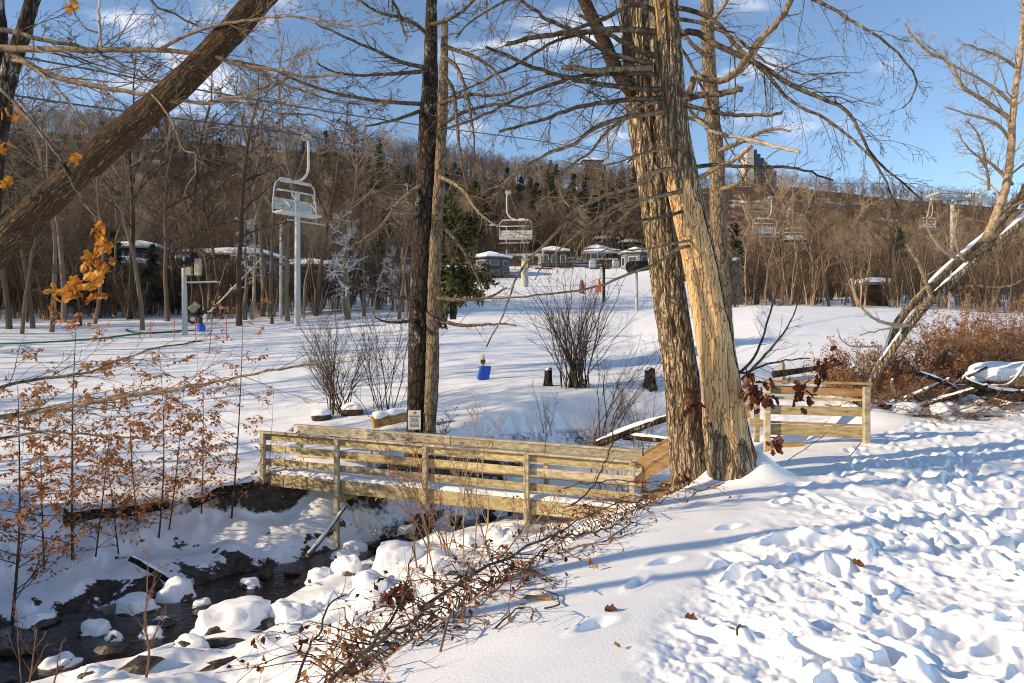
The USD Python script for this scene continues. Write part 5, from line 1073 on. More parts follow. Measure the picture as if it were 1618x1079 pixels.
# brown hedge at the right
for k, (px, py, Y, w, h, lab) in enumerate([(1345, 565, 23, 1.7, 1.35, 'leftmost rusty brown bush, at the corner of the snow terrace'), (1405, 575, 22, 1.5, 1.3, 'rusty brown bush behind the foot of the leaning twin trunks'), (1465, 570, 22.5, 1.6, 1.5, 'rusty brown bush right of the leaning twin trunks'), (1525, 560, 23, 1.7, 1.6, 'bright rusty bush in the middle of the brown hedge'), (1585, 555, 23.5, 1.7, 1.6, 'rusty bush second from the right edge'), (1640, 550, 24, 1.7, 1.6, 'rusty bush cut by the right edge'), (1500, 530, 27, 1.6, 1.6, 'rusty bush in the back row of the hedge'), (1580, 520, 28, 1.8, 1.8, 'rusty bush at the back right of the hedge')]):
    X = (px - 809) / FPX * Y; p = np.array([X, Y, ground(X, Y)]); h *= 1.3; th = thing('brown_bush', lab, 'bush', p); n = 70; t = np.linspace(0, 1, 6)
    a = rngS.uniform(0, 2 * np.pi, n); q = np.sqrt(rngS.uniform(0, 1, n)) * w; hh_ = h * rngS.uniform(.5, 1.1, n) * np.sqrt(np.clip(1.15 - (q / w) ** 2, .2, 1))
    P = np.stack([X + (np.cos(a) * q)[:, None] * (.45 + .55 * t), Y + (np.sin(a) * q)[:, None] * (.45 + .55 * t), p[2] - .1 + hh_[:, None] * t], 2); P[:, 1:] += rngS.normal(0, .05, (n, 5, 3)); R = .011 * (1 - .7 * t)[None] * np.ones((n, 1))
    b, rb = grow(P, R, 8, .15, 1, (20, 60), .42, 4, rngS, up=.03, rmin=.004); c, rc = grow(b, rb, 3, .2, 1, (20, 60), .5, 3, rngS, rmin=.003)
    put(th, 'stems', join([tubes(P, R, 4), tubes(b, rb, 3), tubes(c, rc, 3)]), M['twig_red'])
    z = np.concatenate([P[:, 2:].reshape(-1, 3), b.reshape(-1, 3), c.reshape(-1, 3)]); i = rngS.integers(0, len(z), 3200)
    put(th, 'foliage', leaves(z[i] + rngS.normal(0, .04, (3200, 3)), rngS.normal(size=(3200, 3)) + [0, 0, -.3], .085, rngS, .55), M['hedge_leaf'], kind='stuff')
# brush pile with snow at the right
bp = [((1400, 640), (1500, 600)), ((1420, 655), (1560, 610)), ((1440, 625), (1470, 660)), ((1470, 650), (1600, 640)), ((1500, 610), (1618, 575)), ((1530, 640), (1640, 560)), ((1410, 600), (1450, 660)), ((1450, 590), (1540, 640)), ((1480, 660), (1560, 580)), ((1520, 600), (1610, 620)), ((1560, 655), (1640, 620)), ((1395, 660), (1480, 640))]
for k, (a, b) in enumerate(bp):
    Ya, Yb = rngS.uniform(15.2, 17.6, 2); pa, pb = W(*a, Ya), W(*b, Yb); pa[2] = max(pa[2], ground(pa[0], pa[1]) + .05); pb[2] = max(pb[2], ground(pb[0], pb[1]) + .08)
    th = log(pa, pb, rngS.uniform(.035, .075), rngS.uniform(.02, .045), 'snow laden log of the brush pile, %s from the left' % ['first', 'third', 'fourth', 'eighth', 'tenth', 'eleventh', 'second', 'sixth', 'seventh', 'ninth', 'twelfth', 'fifth'][k], 'bark_dark' if k % 2 else 'bark_tan', True, 'brush_log')
    stage.GetPrimAtPath(th).SetCustomDataByKey('group', 'logs of the brush pile')
for k, (px, py, lab) in enumerate([(1420, 645, 'heap of thin dark brushwood right of the short railing'), (1475, 640, 'heap of thin brushwood at the foot of the tall grey stump'), (1540, 635, 'heap of brushwood right of the tall grey stump'), (1600, 630, 'heap of brushwood at the right edge below the root plate'), (1400, 615, 'thin brushwood under the leaning twin trunks')]):
    p = W(px, py, 16.2); p[2] = ground(p[0], p[1]); th = thing('brushwood', lab, 'brush', p); n = 60; t = np.linspace(0, 1, 6); a = rngS.uniform(0, 2 * np.pi, n); ln = rngS.uniform(.5, 1.5, n)
    r0_ = p + np.stack([rngS.normal(0, .5, n), rngS.normal(0, .5, n), rngS.uniform(0, .35, n)], 1); P = np.stack([r0_[:, 0:1] + (np.cos(a) * ln)[:, None] * t, r0_[:, 1:2] + (np.sin(a) * ln)[:, None] * t, r0_[:, 2:3] + (rngS.uniform(-.1, .55, n) * ln)[:, None] * t], 2); P[:, 1:] += rngS.normal(0, .035, (n, 5, 3)); R = .013 * (1 - .7 * t)[None] * rngS.uniform(.4, 1.4, n)[:, None]
    b, rb = grow(P, R, 6, .2, 1, (25, 60), .35, 4, rngS, rmin=.003); put(th, 'sticks', join([tubes(P, R, 5), tubes(b, rb, 3)]), M['limb' if k % 2 else 'twig_red'])
    put(th, 'snow', join([blob([p[0] + rngS.normal(0, .5), p[1] + rngS.normal(0, .4), p[2] + rngS.uniform(.0, .3)], (rngS.uniform(.15, .42), rngS.uniform(.15, .3), rngS.uniform(.08, .18)), rngS, .3, 2) for _ in range(9)]), M['snow_cap'], smooth=True, kind='stuff')
rp = W(1598, 600, 16.6); rp[2] = ground(rp[0], rp[1]); th = thing('root_plate', 'torn up root plate of earth and orange rotten wood under a white snow cap', 'root plate', rp)
put(th, 'earth', blob(rp + [0, .1, .35], (.85, .6, .62), rngS, .45, 4, 2.2, 5), M['earth'], smooth=True)
put(th, 'rotten_wood', blob(rp + [.02, -.18, .72], (.5, .3, .22), rngS, .5, 3, 2.2, 6), M['rotten'], smooth=True)
put(th, 'snow_cap', blob(rp + [0, .12, .86], (.95, .6, .30), rngS, .40, 4, 1.8, 7), M['snow_cap'], smooth=True)
dr = W(1330, 600, 15.6); dr[2] = ground(dr[0], dr[1])
log(W(1222, 592, 19), W(1330, 575, 19.5), .09, .05, 'dark branch arching over the snow behind the short railing', 'bark_dark', False, 'branch')

# small things lying on the snow
def onsnow(px, py): p = hit(px, py, 2.0); return np.array([p[0], p[1], float(surface(np.array([p[0]]), np.array([p[1]]))[0])])
for k, (px, py, s, m) in enumerate([(1347, 900, .10, 'oak_leaf'), (1083, 978, .09, 'oak_leaf'), (956, 966, .09, 'oak_leaf'), (980, 1026, .06, 'beech_leaf'), (815, 930, .09, 'oak_leaf'), (828, 926, .08, 'oak_leaf'), (722, 982, .05, 'beech_leaf'), (1590, 1022, .06, 'oak_leaf')]):
    p = onsnow(px, py) + [0, 0, .012]; g2 = np.random.default_rng(200 + k); d = g2.normal(size=3) * [1, 1, .25]
    where = ['in the middle of the trodden snow at right', 'low in the trodden snow, left part', 'in the boot hole nearest the smooth bank', 'small and orange near the bottom edge', 'left one of two on the smooth bank', 'right one of two on the smooth bank', 'small and upright near the bank edge', 'near the lower right corner'][k]
    single('fallen_leaf', big_leaf(p, d, s, g2), M[m], 'dead brown leaf ' + where, 'leaf')
p = onsnow(850, 950); single('wood_chip', beam(p + [-.09, .02, .02], p + [.10, -.03, .03], .035, .02), M['rotten'], 'piece of split tan wood lying on the smooth snow bank', 'wood chip')
for k, (pts, lab) in enumerate([([(783, 996), (805, 978), (815, 968), (835, 964), (842, 966), (838, 985)], 'curled thin twig alone on the smooth snow bank'), ([(860, 965), (885, 960), (880, 945), (862, 938), (845, 935)], 'thin curly twig beside the split wood'), ([(950, 860), (990, 850), (1010, 838)], 'thin stick on the bank below the trunks'), ([(1165, 1012), (1172, 1003), (1185, 1004)], 'tiny dark stick in the trodden snow at the lower middle'), ([(640, 1022), (662, 1015), (684, 1024)], 'fine twig near the bank edge at the bottom'), ([(1245, 742), (1300, 690), (1315, 678)], 'thin stem arching in front of the short railing'), ([(1360, 700), (1330, 730), (1310, 738)], 'thin stem bent down at the right post of the short railing'), ([(1060, 745), (1098, 760), (1118, 768)], 'reddish stick leaning in the snow before the big trunks')]):
    P = np.array([onsnow(*q) for q in pts]); P[:, 2] += .012
    if k in (5, 6): P = np.array([W(q[0], q[1], 10.8) for q in pts]); P[0, 2] = ground(P[0, 0], P[0, 1]) if k == 5 else P[0, 2]
    C = resample(P, 14); C[:, 2] += .012 * np.sin(np.linspace(0, 9, 14)) ** 2; tw_, rt = grow(C[None], np.full((1, 14), .005), 4, .3, .9, (30, 60), .3, 4, rngS, rmin=.0018)
    single('twig', join([tubes(C[None], np.linspace(.0065, .003, 14)[None], 6), tubes(tw_, rt, 4)]), M['limb' if k != 7 else 'twig_red'], lab, 'twig', smooth=True)

# evergreen shrubs on the bank beyond the left of the frame, which keep the creek in shade
gE = np.random.default_rng(5); cE = gE.normal(size=(900, 3)); cE /= np.linalg.norm(cE, axis=1, keepdims=True); cE = cE * (gE.uniform(.2, 1, 900) ** .4)[:, None] * [1, 1, .55] + [0, 0, .5]
KE = class_prim('evergreen_shrub_kind', [('foliage', leaves(np.repeat(cE, 6, 0) + gE.normal(0, .05, (5400, 3)), gE.normal(size=(5400, 3)), .17, gE, .45), M['needle_dark']), ('stem', tubes(np.stack([np.stack([np.zeros(9), np.zeros(9), np.zeros(9)], 1), cE[:9] * .9], 1), np.full((9, 2), .02), 4), M['twig'])])
for k, (x, y, hh2) in enumerate([(-12.2, 9.3, 2.3), (-13.6, 10.8, 2.2), (-14.6, 8.6, 2.6), (-12.4, 6.6, 2.6), (-12.8, 4.6, 2.7), (-13.5, 2.8, 2.6), (-15.5, 11.6, 2.4), (-11.5, 11.4, 1.7)]):
    ref_thing('evergreen_shrub', KE, (x, y, ground(x, y) - .1), 40 * k, (hh2 * .75, hh2 * .75, hh2), 'dense evergreen shrub on the creek bank left of the view', 'shrub', 'evergreen shrubs left of the view')

# ---------------------------------------------------------------- ski lift
def rotz(a): c, s = math.cos(a), math.sin(a); return np.array([[c, -s, 0], [s, c, 0], [0, 0, 1]])
def chair(label, grip, rz, sc=1.0, old=False, flip=False):
    th = thing('lift_chair', label, 'chairlift chair', grip, 'chairs of the ski lift'); Rm = rotz(rz) * sc
    def P(name, mesh, m, **k):
        v, f = mesh; v = np.asarray(v) - ([.42, 0, 0] if name not in ('grip', 'hanger') else [0, 0, 0])
        if flip: v = v * [-1, 1, 1]; f = np.asarray(f)[:, ::-1]
        put(th, name, (np.asarray(v) @ Rm.T + grip, f), m, smooth=40, **k)
    w = .92 if grip[1] > 30 else .76
    P('grip', join([box((0, 0, -.02), (.34, .14, .14), None, .02), tube1([(-.02, -.14, -.03), (-.02, .14, -.03)], .09, None, 12), box((0, 0, .06), (.22, .10, .08), None, .02)]), M['galv'])
    hang = [(.06, 0, -.08), (.09, 0, -.45), (.09, 0, -.85), (.06, 0, -1.15), (-.06, 0, -1.36), (-.24, 0, -1.50), (-.42, 0, -1.56)]
    P('hanger', tube1(hang, [.038, .042, .042], 24, 8), M['white_paint'])
    P('top_bar', join([beam((-w * .78, .0, -1.58), (w * .78, 0, -1.58), .08, .08), box((-.36, 0, -1.57), (.34, .16, .14), None, .02)]), M['white_paint'])
    for s in (-1, 1):
        P('side_frame', tube1([(s * w * .76, 0, -1.58), (s * w * .94, 0, -1.70), (s * w * 1.0, .02, -1.95), (s * w * 1.0, .10, -2.35), (s * w * .98, .12, -2.62), (s * w * .97, -.40, -2.66)], .024, 22, 7), M['galv'])
        P('seat_arm', tube1([(s * w * .62, .02, -2.28), (s * w * .62, -.30, -2.36), (s * w * .62, -.42, -2.52)], .02, 10, 6), M['galv'])
    for k in range(3): P('backrest_slat', beam((-w * .96, .12, -2.20 - .13 * k), (w * .96, .12, -2.20 - .13 * k), .03, .115), M['white_paint'])
    P('seat', box((0, -.16, -2.64), (w * 1.94, .52, .07), None, .02), M['white_paint'] if not old else M['black'])
    P('restraint_bar', tube1([(-w * .9, -.02, -1.92), (-w * .55, -.34, -1.98), (w * .55, -.34, -1.98), (w * .9, -.02, -1.92)], .03, 16, 6), M['white_paint'])
    P('footrest', join([tube1([(-w * .5, -.34, -1.98), (-w * .5, -.60, -2.4), (-w * .5, -.62, -2.95)], .02, 10, 5), tube1([(w * .5, -.34, -1.98), (w * .5, -.60, -2.4), (w * .5, -.62, -2.95)], .02, 10, 5), beam((-w * .9, -.62, -2.95), (w * .9, -.62, -2.95), .04, .04)]), M['galv'])
chair('nearest white lift chair, hanging large against the wooded hill at left', W(484, 216, 24.0), math.radians(50))
chair('white lift chair hanging over the slope between the double trunk and the big trunks', W(803, 304, 41.0), math.radians(-6), flip=True)
chair('white lift chair just right of the big trunks, its left neighbour hidden by branches', W(1217, 312, 53.0), math.radians(8))
chair('darker lift chair close right of the one beside the big trunks', W(1247, 331, 60.0), math.radians(-10), 1.0, True, True)
chair('far lift chair near the lift tower with the crossarm at right', W(1472, 322, 68.0), math.radians(4), .86)
chair('half hidden white lift chair left of the double trunk', W(642, 292, 58.0), math.radians(20), .9)
chair('tiny far lift chair hanging above the cottage with the red deck', W(716, 385, 135.0), math.radians(0), .95)
def wire(label, pts, r=.022, cat='cable'):
    C = resample(np.array([W(*p) for p in pts]), 60); single('cable', tubes(C[None], np.full((1, 60), r), 5), M['cable'], label, cat)
wire('haul cable of the lift, passing through the grip of the nearest chair', [(-260, 105, 15), (0, 148, 17.6), (250, 184, 20.8), (484, 215, 24), (660, 262, 32), (803, 303, 41), (822, 396, 86)], .026)
wire('upper lift cable sloping across the sky to the far tower', [(-200, 52, 15), (70, 97, 18), (300, 140, 22), (540, 180, 28), (700, 203, 33), (870, 226, 40), (1000, 250, 46), (1217, 311, 53), (1478, 318, 79.5)], .026)
wire('haul cable carrying the darker chair and the far chair beside the tower at right', [(980, 332, 46), (1100, 333, 52), (1247, 330, 60), (1360, 326, 64), (1472, 321, 68), (1534, 314, 79.5)], .03)
wire('lower dark cable crossing in front of the wooded hill', [(-200, 200, 26), (0, 214, 30), (150, 232, 33), (300, 248, 36), (462, 264, 42), (640, 300, 55), (820, 398, 86)], .02)
wire('thin wire strung to the crossarm tower at right', [(1300, 290, 95), (1370, 291, 90), (1440, 290, 84), (1500, 303, 80), (1536, 305, 80)], .03)
wire('thin service line low across the wooded hill at left', [(-200, 240, 30), (0, 234, 36), (120, 255, 40), (290, 268, 44), (470, 262, 50)], .016)
def pole(label, px, py_base, py_top, wpx, m, y0=20, cat='pole', Y=None, name='pole', extra=None):
    p = hit(px, py_base, y0) if Y is None else far_pos(px, Y); Yp = p[1]; top = W(px, py_top, Yp); r = wpx / FPX * Yp / 2
    th = thing(name, label, cat, p); put(th, 'shaft', tube1([p - [0, 0, .3], (p + top) / 2, top], [r, r * .92, r * .8], None, 14), M[m], smooth=40); put(th, 'cap', tube1([top, top + [0, 0, r * .4]], [r * .85, r * .5], None, 14), M['galv'], smooth=40)
    return th, p, top, r
pole('thick grey steel pole under the nearest lift chair', 470, 516, 306, 10, 'galv')
pole('slim grey pole left of the thick steel pole', 444, 505, 350, 5, 'galv')
th, p, top, r = pole('lift tower with a yellow band behind the hanging branches', 829, 470, 405, 12, 'concrete', 20, 'lift tower', Y=88, name='lift_tower')
put(th, 'yellow_band', tube1([top - [0, 0, 1.9], top - [0, 0, 1.0]], [r * .9, r * .88], None, 14), M['yellow'])
put(th, 'crossarm', beam(top + [-2.3, 0, .15], top + [2.3, 0, .15], .25, .3), M['galv'])
for s in (-1, 1):
    put(th, 'sheave_train', join([beam(top + [s * 2.2, -1, .4], top + [s * 2.2, 1, .4], .14, .16)] + [tube1([top + [s * 2.2 - .06, q, .55], top + [s * 2.2 + .06, q, .55]], .2, None, 10) for q in (-.8, -.3, .3, .8)]), M['grey_paint'])
th, p, top, r = pole('lift tower with a wide crossarm and a yellow number plate at right', 1505, 480, 316, 8, 'concrete', 20, 'lift tower', Y=80, name='lift_tower')
put(th, 'crossarm', beam(top + [-2.4, 0, .1], top + [2.4, 0, .1], .3, .3), M['galv'])
put(th, 'number_plate', box(top + [.25, -.35, -1.75], (.42, .05, .55), None, .01), M['yellow'])
for s in (-1, 1):
    put(th, 'sheave_train', join([beam(top + [s * 2.2, -1.2, .35], top + [s * 2.2, 1.2, .35], .14, .18)] + [tube1([top + [s * 2.2 - .07, q, .5], top + [s * 2.2 + .07, q, .5]], .22, None, 10) for q in (-1, -.5, .0, .5, 1)]), M['grey_paint'])
    put(th, 'lifting_frame', tube1([top + [s * 2.0, 0, .25], top + [s * 2.0, 0, 1.5], top + [s * 2.5, 0, 1.5]], .06, None, 6), M['galv'])
put(th, 'walkway', beam(top + [-2.2, -.5, .62], top + [2.2, -.5, .62], .3, .05), M['galv'])
th, p, top, r = pole('dark wooden pole with a snow topped lamp bracket on the far slope', 954, 478, 404, 5, 'bark_dark', 20)
put(th, 'bracket', join([beam(top + [-1.9, 0, .25], top + [1.9, 0, .25], .35, .10), beam(top + [-1.2, 0, -.3], top + [1.2, 0, -.3], .2, .12)]), M['galv']); put(th, 'snow', blob(top + [0, 0, .42], (1.7, .35, .16), rngS, .2), M['snow_cap'], smooth=True)
for q in (-1.0, 1.0): put(th, 'lamp', box(top + [q, -.2, -.75], (.6, .5, .7), None, .08), M['grey_paint'])
th, p, top, r = pole('leaning post with a dark snow gun head right of the wooden pole', 1006, 490, 426, 5, 'galv', 20); put(th, 'head', tube1([top + [-.6, -.5, .1], top + [.9, .5, .35]], [.45, .38], None, 12), M['black_metal'])
for k, (px, py, lab, c) in enumerate([(946, 462, 'bright orange padded marker beside the wooden pole', 'orange'), (919, 464, 'dull red padded marker left of the orange one', 'deck_red')]):
    p = hit(px, py, 20); th = thing('marker', lab, 'marker', p); put(th, 'pad', tube1([p, p + [0, 0, .6], p + [0, 0, 1.05], p + [0, 0, 1.35]], [.30, .30, .26, .12], 10, 12), M[c], smooth=True); put(th, 'stake', tube1([p - [0, 0, .1], p + [0, 0, 1.6]], .03, None, 6), M['galv'])
# snow gun
p = hit(292, 530, 20); Yp = p[1]; th = thing('snow_gun', 'black fan snow gun on a tall grey pole at the left edge of the slope', 'snow gun', p); top = W(291, 424, Yp)
put(th, 'pole', tube1([p - [0, 0, .2], top], [.16, .14], None, 12), M['galv'], smooth=40)
bc = W(297, 408, Yp); ax = np.array([.93, -.35, .08]); ax /= np.linalg.norm(ax)
put(th, 'barrel', tube1([bc - ax * .50, bc - ax * .46, bc, bc + ax * .47, bc + ax * .50], [.40, .42, .38, .33, .30], None, 20), M['black_metal'], smooth=40)
put(th, 'nozzle_ring', tube1([bc - ax * .57, bc - ax * .51], [.43, .43], None, 20), M['black'], smooth=40)
put(th, 'yoke', join([tube1([top, top + [0, 0, .25], bc + [0, -.55, 0]], .05, None, 6), tube1([top, top + [0, 0, .25], bc + [0, .55, 0]], .05, None, 6)]), M['galv'])
put(th, 'control_box', box(top + [.85, -.1, .05], (.32, .3, 1.0), None, .03), M['lumber_grey']); put(th, 'pump_box', box(top + [.35, -.1, -.2], (.3, .3, .5), None, .03), M['lumber_grey'])
put(th, 'platform', beam(top + [.2, 0, -.85], top + [2.0, 0, -.80], .6, .06), M['galv'])
p = hit(318, 524, 20); th = thing('hydrant_cover', 'dark blue padded hydrant beside the snow gun pole', 'hydrant cover', p); put(th, 'pad', tube1([p - [0, 0, .1], p + [0, 0, .35], p + [0, 0, .45]], [.26, .25, .14], None, 12), M['blue'], smooth=40); put(th, 'valve', tube1([p + [0, 0, .4], p + [0, 0, .9]], .08, None, 10), M['black_metal'])
p = hit(310, 512, 20); th = thing('snow_machine', 'old wheeled snow machine with a tan drum parked behind the snow gun pole', 'machine', p)
put(th, 'drum', tube1([p + [-.35, 0, .9], p + [.1, 0, 1.35]], [.26, .26], None, 12), M['lumber_grey'], smooth=40); put(th, 'frame', join([beam(p + [-1.3, 0, .65], p + [1.3, 0, .75], .1, .1), beam(p + [.2, 0, .7], p + [1.4, 0, 1.3], .1, .1), beam(p + [-.9, -.2, .7], p + [-.4, -.2, .1], .08, .08)]), M['bark_red'])
for q in (-.35, .35):
    wv_, wf_ = vf(trimesh.creation.torus(.26, .085, 20, 8)); wp = put(th, 'wheel', (wv_[:, [0, 2, 1]] + p + [-.1, q, .32], wf_[:, ::-1]), M['black'], smooth=True); put(wp, 'rim', tube1([p + [-.1, q - .05, .32], p + [-.1, q + .05, .32]], .17, None, 14), M['white_paint'])
p = hit(326, 508, 20); q2 = W(413, 409, p[1]); th = thing('snow_lance', 'long grey snow lance slanting up in front of the brown lodge', 'snow lance', p); put(th, 'lance', tube1([p + [0, 0, .4], q2], [.07, .045], None, 8), M['galv'], smooth=40); put(th, 'base', join([tube1([p, p + [0, 0, .6]], .10, None, 10), tube1([p + [-.4, 0, 0], p + [0, 0, .5]], .05, None, 6), tube1([p + [.4, .1, 0], p + [0, 0, .5]], .05, None, 6)]), M['galv'])
for k, (px, y0, y1) in enumerate(((275, 537, 500), (309, 535, 500), (358, 538, 503), (238, 535, 508))):
    p = hit(px, y0, 20); t = W(px, y1, p[1]); th = thing('fence_stake', ['red plastic fence stake, second from the left', 'red plastic fence stake between the snow gun pole and the blue hydrant', 'red plastic fence stake standing alone right of the blue hydrant', 'leftmost red plastic fence stake'][k], 'stake', p)
    put(th, 'stake', tube1([p - [0, 0, .1], t], .025, None, 6), M['red']); put(th, 'hook', join([tube1([p + (t - p) * q - [.14, 0, 0], p + (t - p) * q + [.14, 0, 0]], .015, None, 5) for q in (.45, .75)]), M['red'])
p = hit(765, 600, 15); th = thing('hydrant_cover', 'bright blue vinyl bag over a hydrant in the middle of the snow slope', 'hydrant cover', p)
bw, bh = 8.5 / FPX * p[1], 21 / FPX * p[1]; cage = trimesh.creation.box([2 * bw, 1.3 * bw, bh]).subdivide().subdivide().subdivide(); cv = np.array(cage.vertices); cv[:, 0] += .10 * bw * np.sin(cv[:, 2] / bh * 5); cv *= (1 + .06 * noise3(cv, 4, 3, 3))[:, None]; cv[:, :2] *= (1 - .12 * (cv[:, 2:3] / bh))
put(th, 'bag', ((cv + cv[:, 2:3] * [.10, 0, 0]) @ rotz(.3).T + p + [0, 0, bh / 2], np.array(cage.faces)), M['blue'], smooth=50); put(th, 'post', tube1([p + [-.05, 0, bh * .9], p + [-.02, 0, bh * 1.9]], .045, None, 8), M['lumber_grey']); put(th, 'valve', box(p + [-.04, 0, bh * 1.35], (.16, .12, .14), None, .02), M['bark_red'])
C = resample(np.array([hit(0, 545, 20), hit(60, 543, 20), hit(150, 537, 20), hit(230, 528, 20), hit(285, 526, 20)]) + [0, 0, .05], 40); single('hose', tubes(C[None], np.full((1, 40), .05), 6), M['green_hose'], 'dark green hose lying on the snow left of the snow gun', 'hose', smooth=True)
C = resample(np.array([hit(200, 522, 20), hit(240, 528, 20), hit(290, 524, 20), hit(318, 524, 20)]) + [0, 0, .04], 30); single('hose', tubes(C[None], np.full((1, 30), .06), 6), M['black'], 'black hose running to the foot of the snow gun', 'hose', smooth=True)
# frosted trees under the snow guns
def frosted(px, Y, top, lab, seed, w=.32):
    g = np.random.default_rng(seed); p = far_pos(px, Y); h = (540 - top) / FPX * Y + EYE - p[2]; th = thing('frosted_tree', lab, 'tree', p); t = np.linspace(0, 1, 8)
    P = np.stack([p[0] + np.cumsum(g.normal(0, .03, 8)) * h * .3, p[1] + 0 * t, p[2] - .1 + h * t], 1)[None]; R = (.022 * h * (1 - .8 * t))[None]
    put(th, 'trunk', tubes(P, R, 8), M['bark_tan'], smooth=True); a, ra = grow(P, R, 26, .2, .95, (45, 95), w, 6, g, up=-.10, wig=.12, rr=.4, rmin=.012); b, rb = grow(a, ra, 9, .2, 1, (30, 80), .5, 4, g, up=-.18, rmin=.010); c, rc = grow(b, rb, 3, .2, 1, (30, 70), .5, 3, g, up=-.2, rmin=.009)
    put(th, 'crown', join([tubes(a, ra, 5), tubes(b, rb, 4), tubes(c, rc, 3)]), M['frost'])
frosted(546, 50, 330, 'tree white with frost between the thick steel pole and the double trunk', 3); frosted(388, 52, 330, 'tree with a hanging mass of white frost above the snow lance', 4, .2); frosted(618, 55, 385, 'frosted small tree close left of the double trunk', 6, .3)

# ---------------------------------------------------------------- houses and the tower block
def house(name, label, px, pybase, Y, w, d, wall, roof, rz, wm, nwin=3, storeys=1, sides=4, over=.5, deck=None, cat='house', found=0.0, hip=True):
    X = (px - 809) / FPX * Y; z0 = EYE - (pybase - 540) / FPX * Y; p = np.array([X, Y, z0]); th = thing(name, label, cat, p); Rm = rotz(rz)
    T = lambda v: np.asarray(v) @ Rm.T + p
    def ring(sx, sy):
        if sides == 4: return np.array([(-sx, -sy), (sx, -sy), (sx, sy), (-sx, sy)])
        a = np.arange(sides) * 2 * np.pi / sides + np.pi / sides; return np.stack([np.cos(a) * sx * 1.05, np.sin(a) * sy * 1.05], 1)
    def prism(r, zb, zt): n = len(r); V = np.vstack([np.c_[r, np.full(n, zb)], np.c_[r, np.full(n, zt)]]); F = [[i, (i + 1) % n, n + (i + 1) % n] for i in range(n)] + [[i, n + (i + 1) % n, n + i] for i in range(n)] + [[0, i + 1, i] for i in range(1, n - 1)] + [[n, n + i, n + i + 1] for i in range(1, n - 1)]; return V, np.array(F)
    def cap(r, zb, h, thick, ridge):
        n = len(r); base = np.c_[r, np.full(n, zb)]; b2 = np.c_[r, np.full(n, zb + thick)]
        if sides == 4 and ridge: apex = np.array([(-ridge, 0, zb + thick + h), (ridge, 0, zb + thick + h)]); V = np.vstack([base, b2, apex]); F = [[4, 5, 9], [4, 9, 8], [5, 6, 9], [6, 7, 8], [6, 8, 9], [7, 4, 8]]
        else: V = np.vstack([base, b2, [[0, 0, zb + thick + h]]]); F = [[n + i, n + (i + 1) % n, 2 * n] for i in range(n)]
        F += [[i, (i + 1) % n, n + (i + 1) % n] for i in range(n)] + [[i, n + (i + 1) % n, n + i] for i in range(n)] + [[0, i + 1, i] for i in range(1, n - 1)]; return V, np.array(F)
    r = ring(w / 2, d / 2); ro = ring(w / 2 + over, d / 2 + over); rs = ring(w / 2 + over - .06, d / 2 + over - .06); rid = max(0, (w - d) / 2) if hip else w / 2
    v, f = prism(r, -2.5, wall); put(th, 'wall', (T(v), f), M[wm]); v, f = cap(ro, wall, roof, .18, rid); rf = put(th, 'roof', (T(v), f), M['trim']); v, f = cap(rs, wall + .19, roof, .30, rid); put(rf, 'snow', (T(v), f), M['snow_cap'])
    n = len(r)
    for i in range(n):
        a, b = r[i], r[(i + 1) % n]; e = b - a; L = np.linalg.norm(e); e /= L; o = np.array([e[1], -e[0]])
        if (Rm[:2, :2] @ o)[1] > .35: continue
        if not nwin: continue
        k = nwin if sides == 4 and L > 3 else max(1, int(L / 1.3))
        for s in range(storeys):
            hz = wall / storeys; zc = hz * (s + .55)
            for j in range(k):
                c = a + e * L * (j + .5) / k + o * .03; wd = min(.62 * L / k, 1.5); Rw = Rm @ np.stack([np.r_[e, 0], np.r_[o, 0], [0, 0, 1.0]], 1); cc = T(np.r_[c, zc])
                fr = put(th, 'window', join([box(cc + Rw @ np.array([q, 0, 0]), (.09, .08, hz * .52), Rw) for q in (-wd / 2, wd / 2)] + [box(cc + Rw @ np.array([0, 0, q]), (wd - .094, .08, .09), Rw) for q in (-hz * .24, hz * .24)]), M['sign_white' if wm != 'wall_teal' else 'grey_paint'])
                put(fr, 'pane', box(cc, (wd - .1, .03, hz * .44), Rw), M['pane'])
    if deck:
        dx, dd, dz, dm = deck; y = -d / 2 - dd / 2
        put(th, 'deck', (lambda v, f: (T(v), f))(*box((dx, y, dz), (w * 1.05, dd, .14))), M[dm])
        for q in np.linspace(-w * .5, w * .5, 5): put(th, 'deck_post', (lambda v, f: (T(v), f))(*box((dx + q, y - dd / 2 + .06, dz - 1.0), (.12, .12, 4.0))), M[dm])
        for zz in (.95, .55): put(th, 'deck_rail', (lambda v, f: (T(v), f))(*beam((dx - w * .52, y - dd / 2, dz + zz), (dx + w * .52, y - dd / 2, dz + zz), .06, .10)), M[dm])
        put(th, 'stairs', (lambda v, f: (T(v), f))(*join([box((dx + w * .53 + .28 * q, y, dz - .06 - .19 * q), (.27, 1.1, .05)) for q in range(9)] + [beam((dx + w * .53, y - .58, dz), (dx + w * .53 + 2.5, y - .58, dz - 1.7), .06, .24)])), M[dm])
    return th
house('cottage', 'eight sided glassy cottage with snowy roof and dark red deck, above the slope', 775, 444, 124, 6.2, 6.2, 3.6, 1.0, .25, 'wall_teal', 2, 2, 8, .6, (0.6, 1.6, .55, 'deck_red'))
house('cottage', 'brown cottage with white windows and snowy roof right of the cottage with the red deck', 873, 425, 140, 5.0, 4.6, 3.0, .9, .1, 'wall_brown', 3, 1, 4, .5, (0, 1.2, .2, 'wall_brown'))
house('cottage', 'small pale grey cottage with a snowy hip roof close left of the big trunks', 1003, 430, 132, 4.8, 4.8, 3.2, .9, .2, 'wall_grey', 2, 1, 6, .5)
house('cottage', 'snow roofed cottage between the brown cottage and the pale grey one', 942, 420, 150, 4.2, 4.2, 3.2, .8, .2, 'wall_brown', 2, 1, 6, .5)
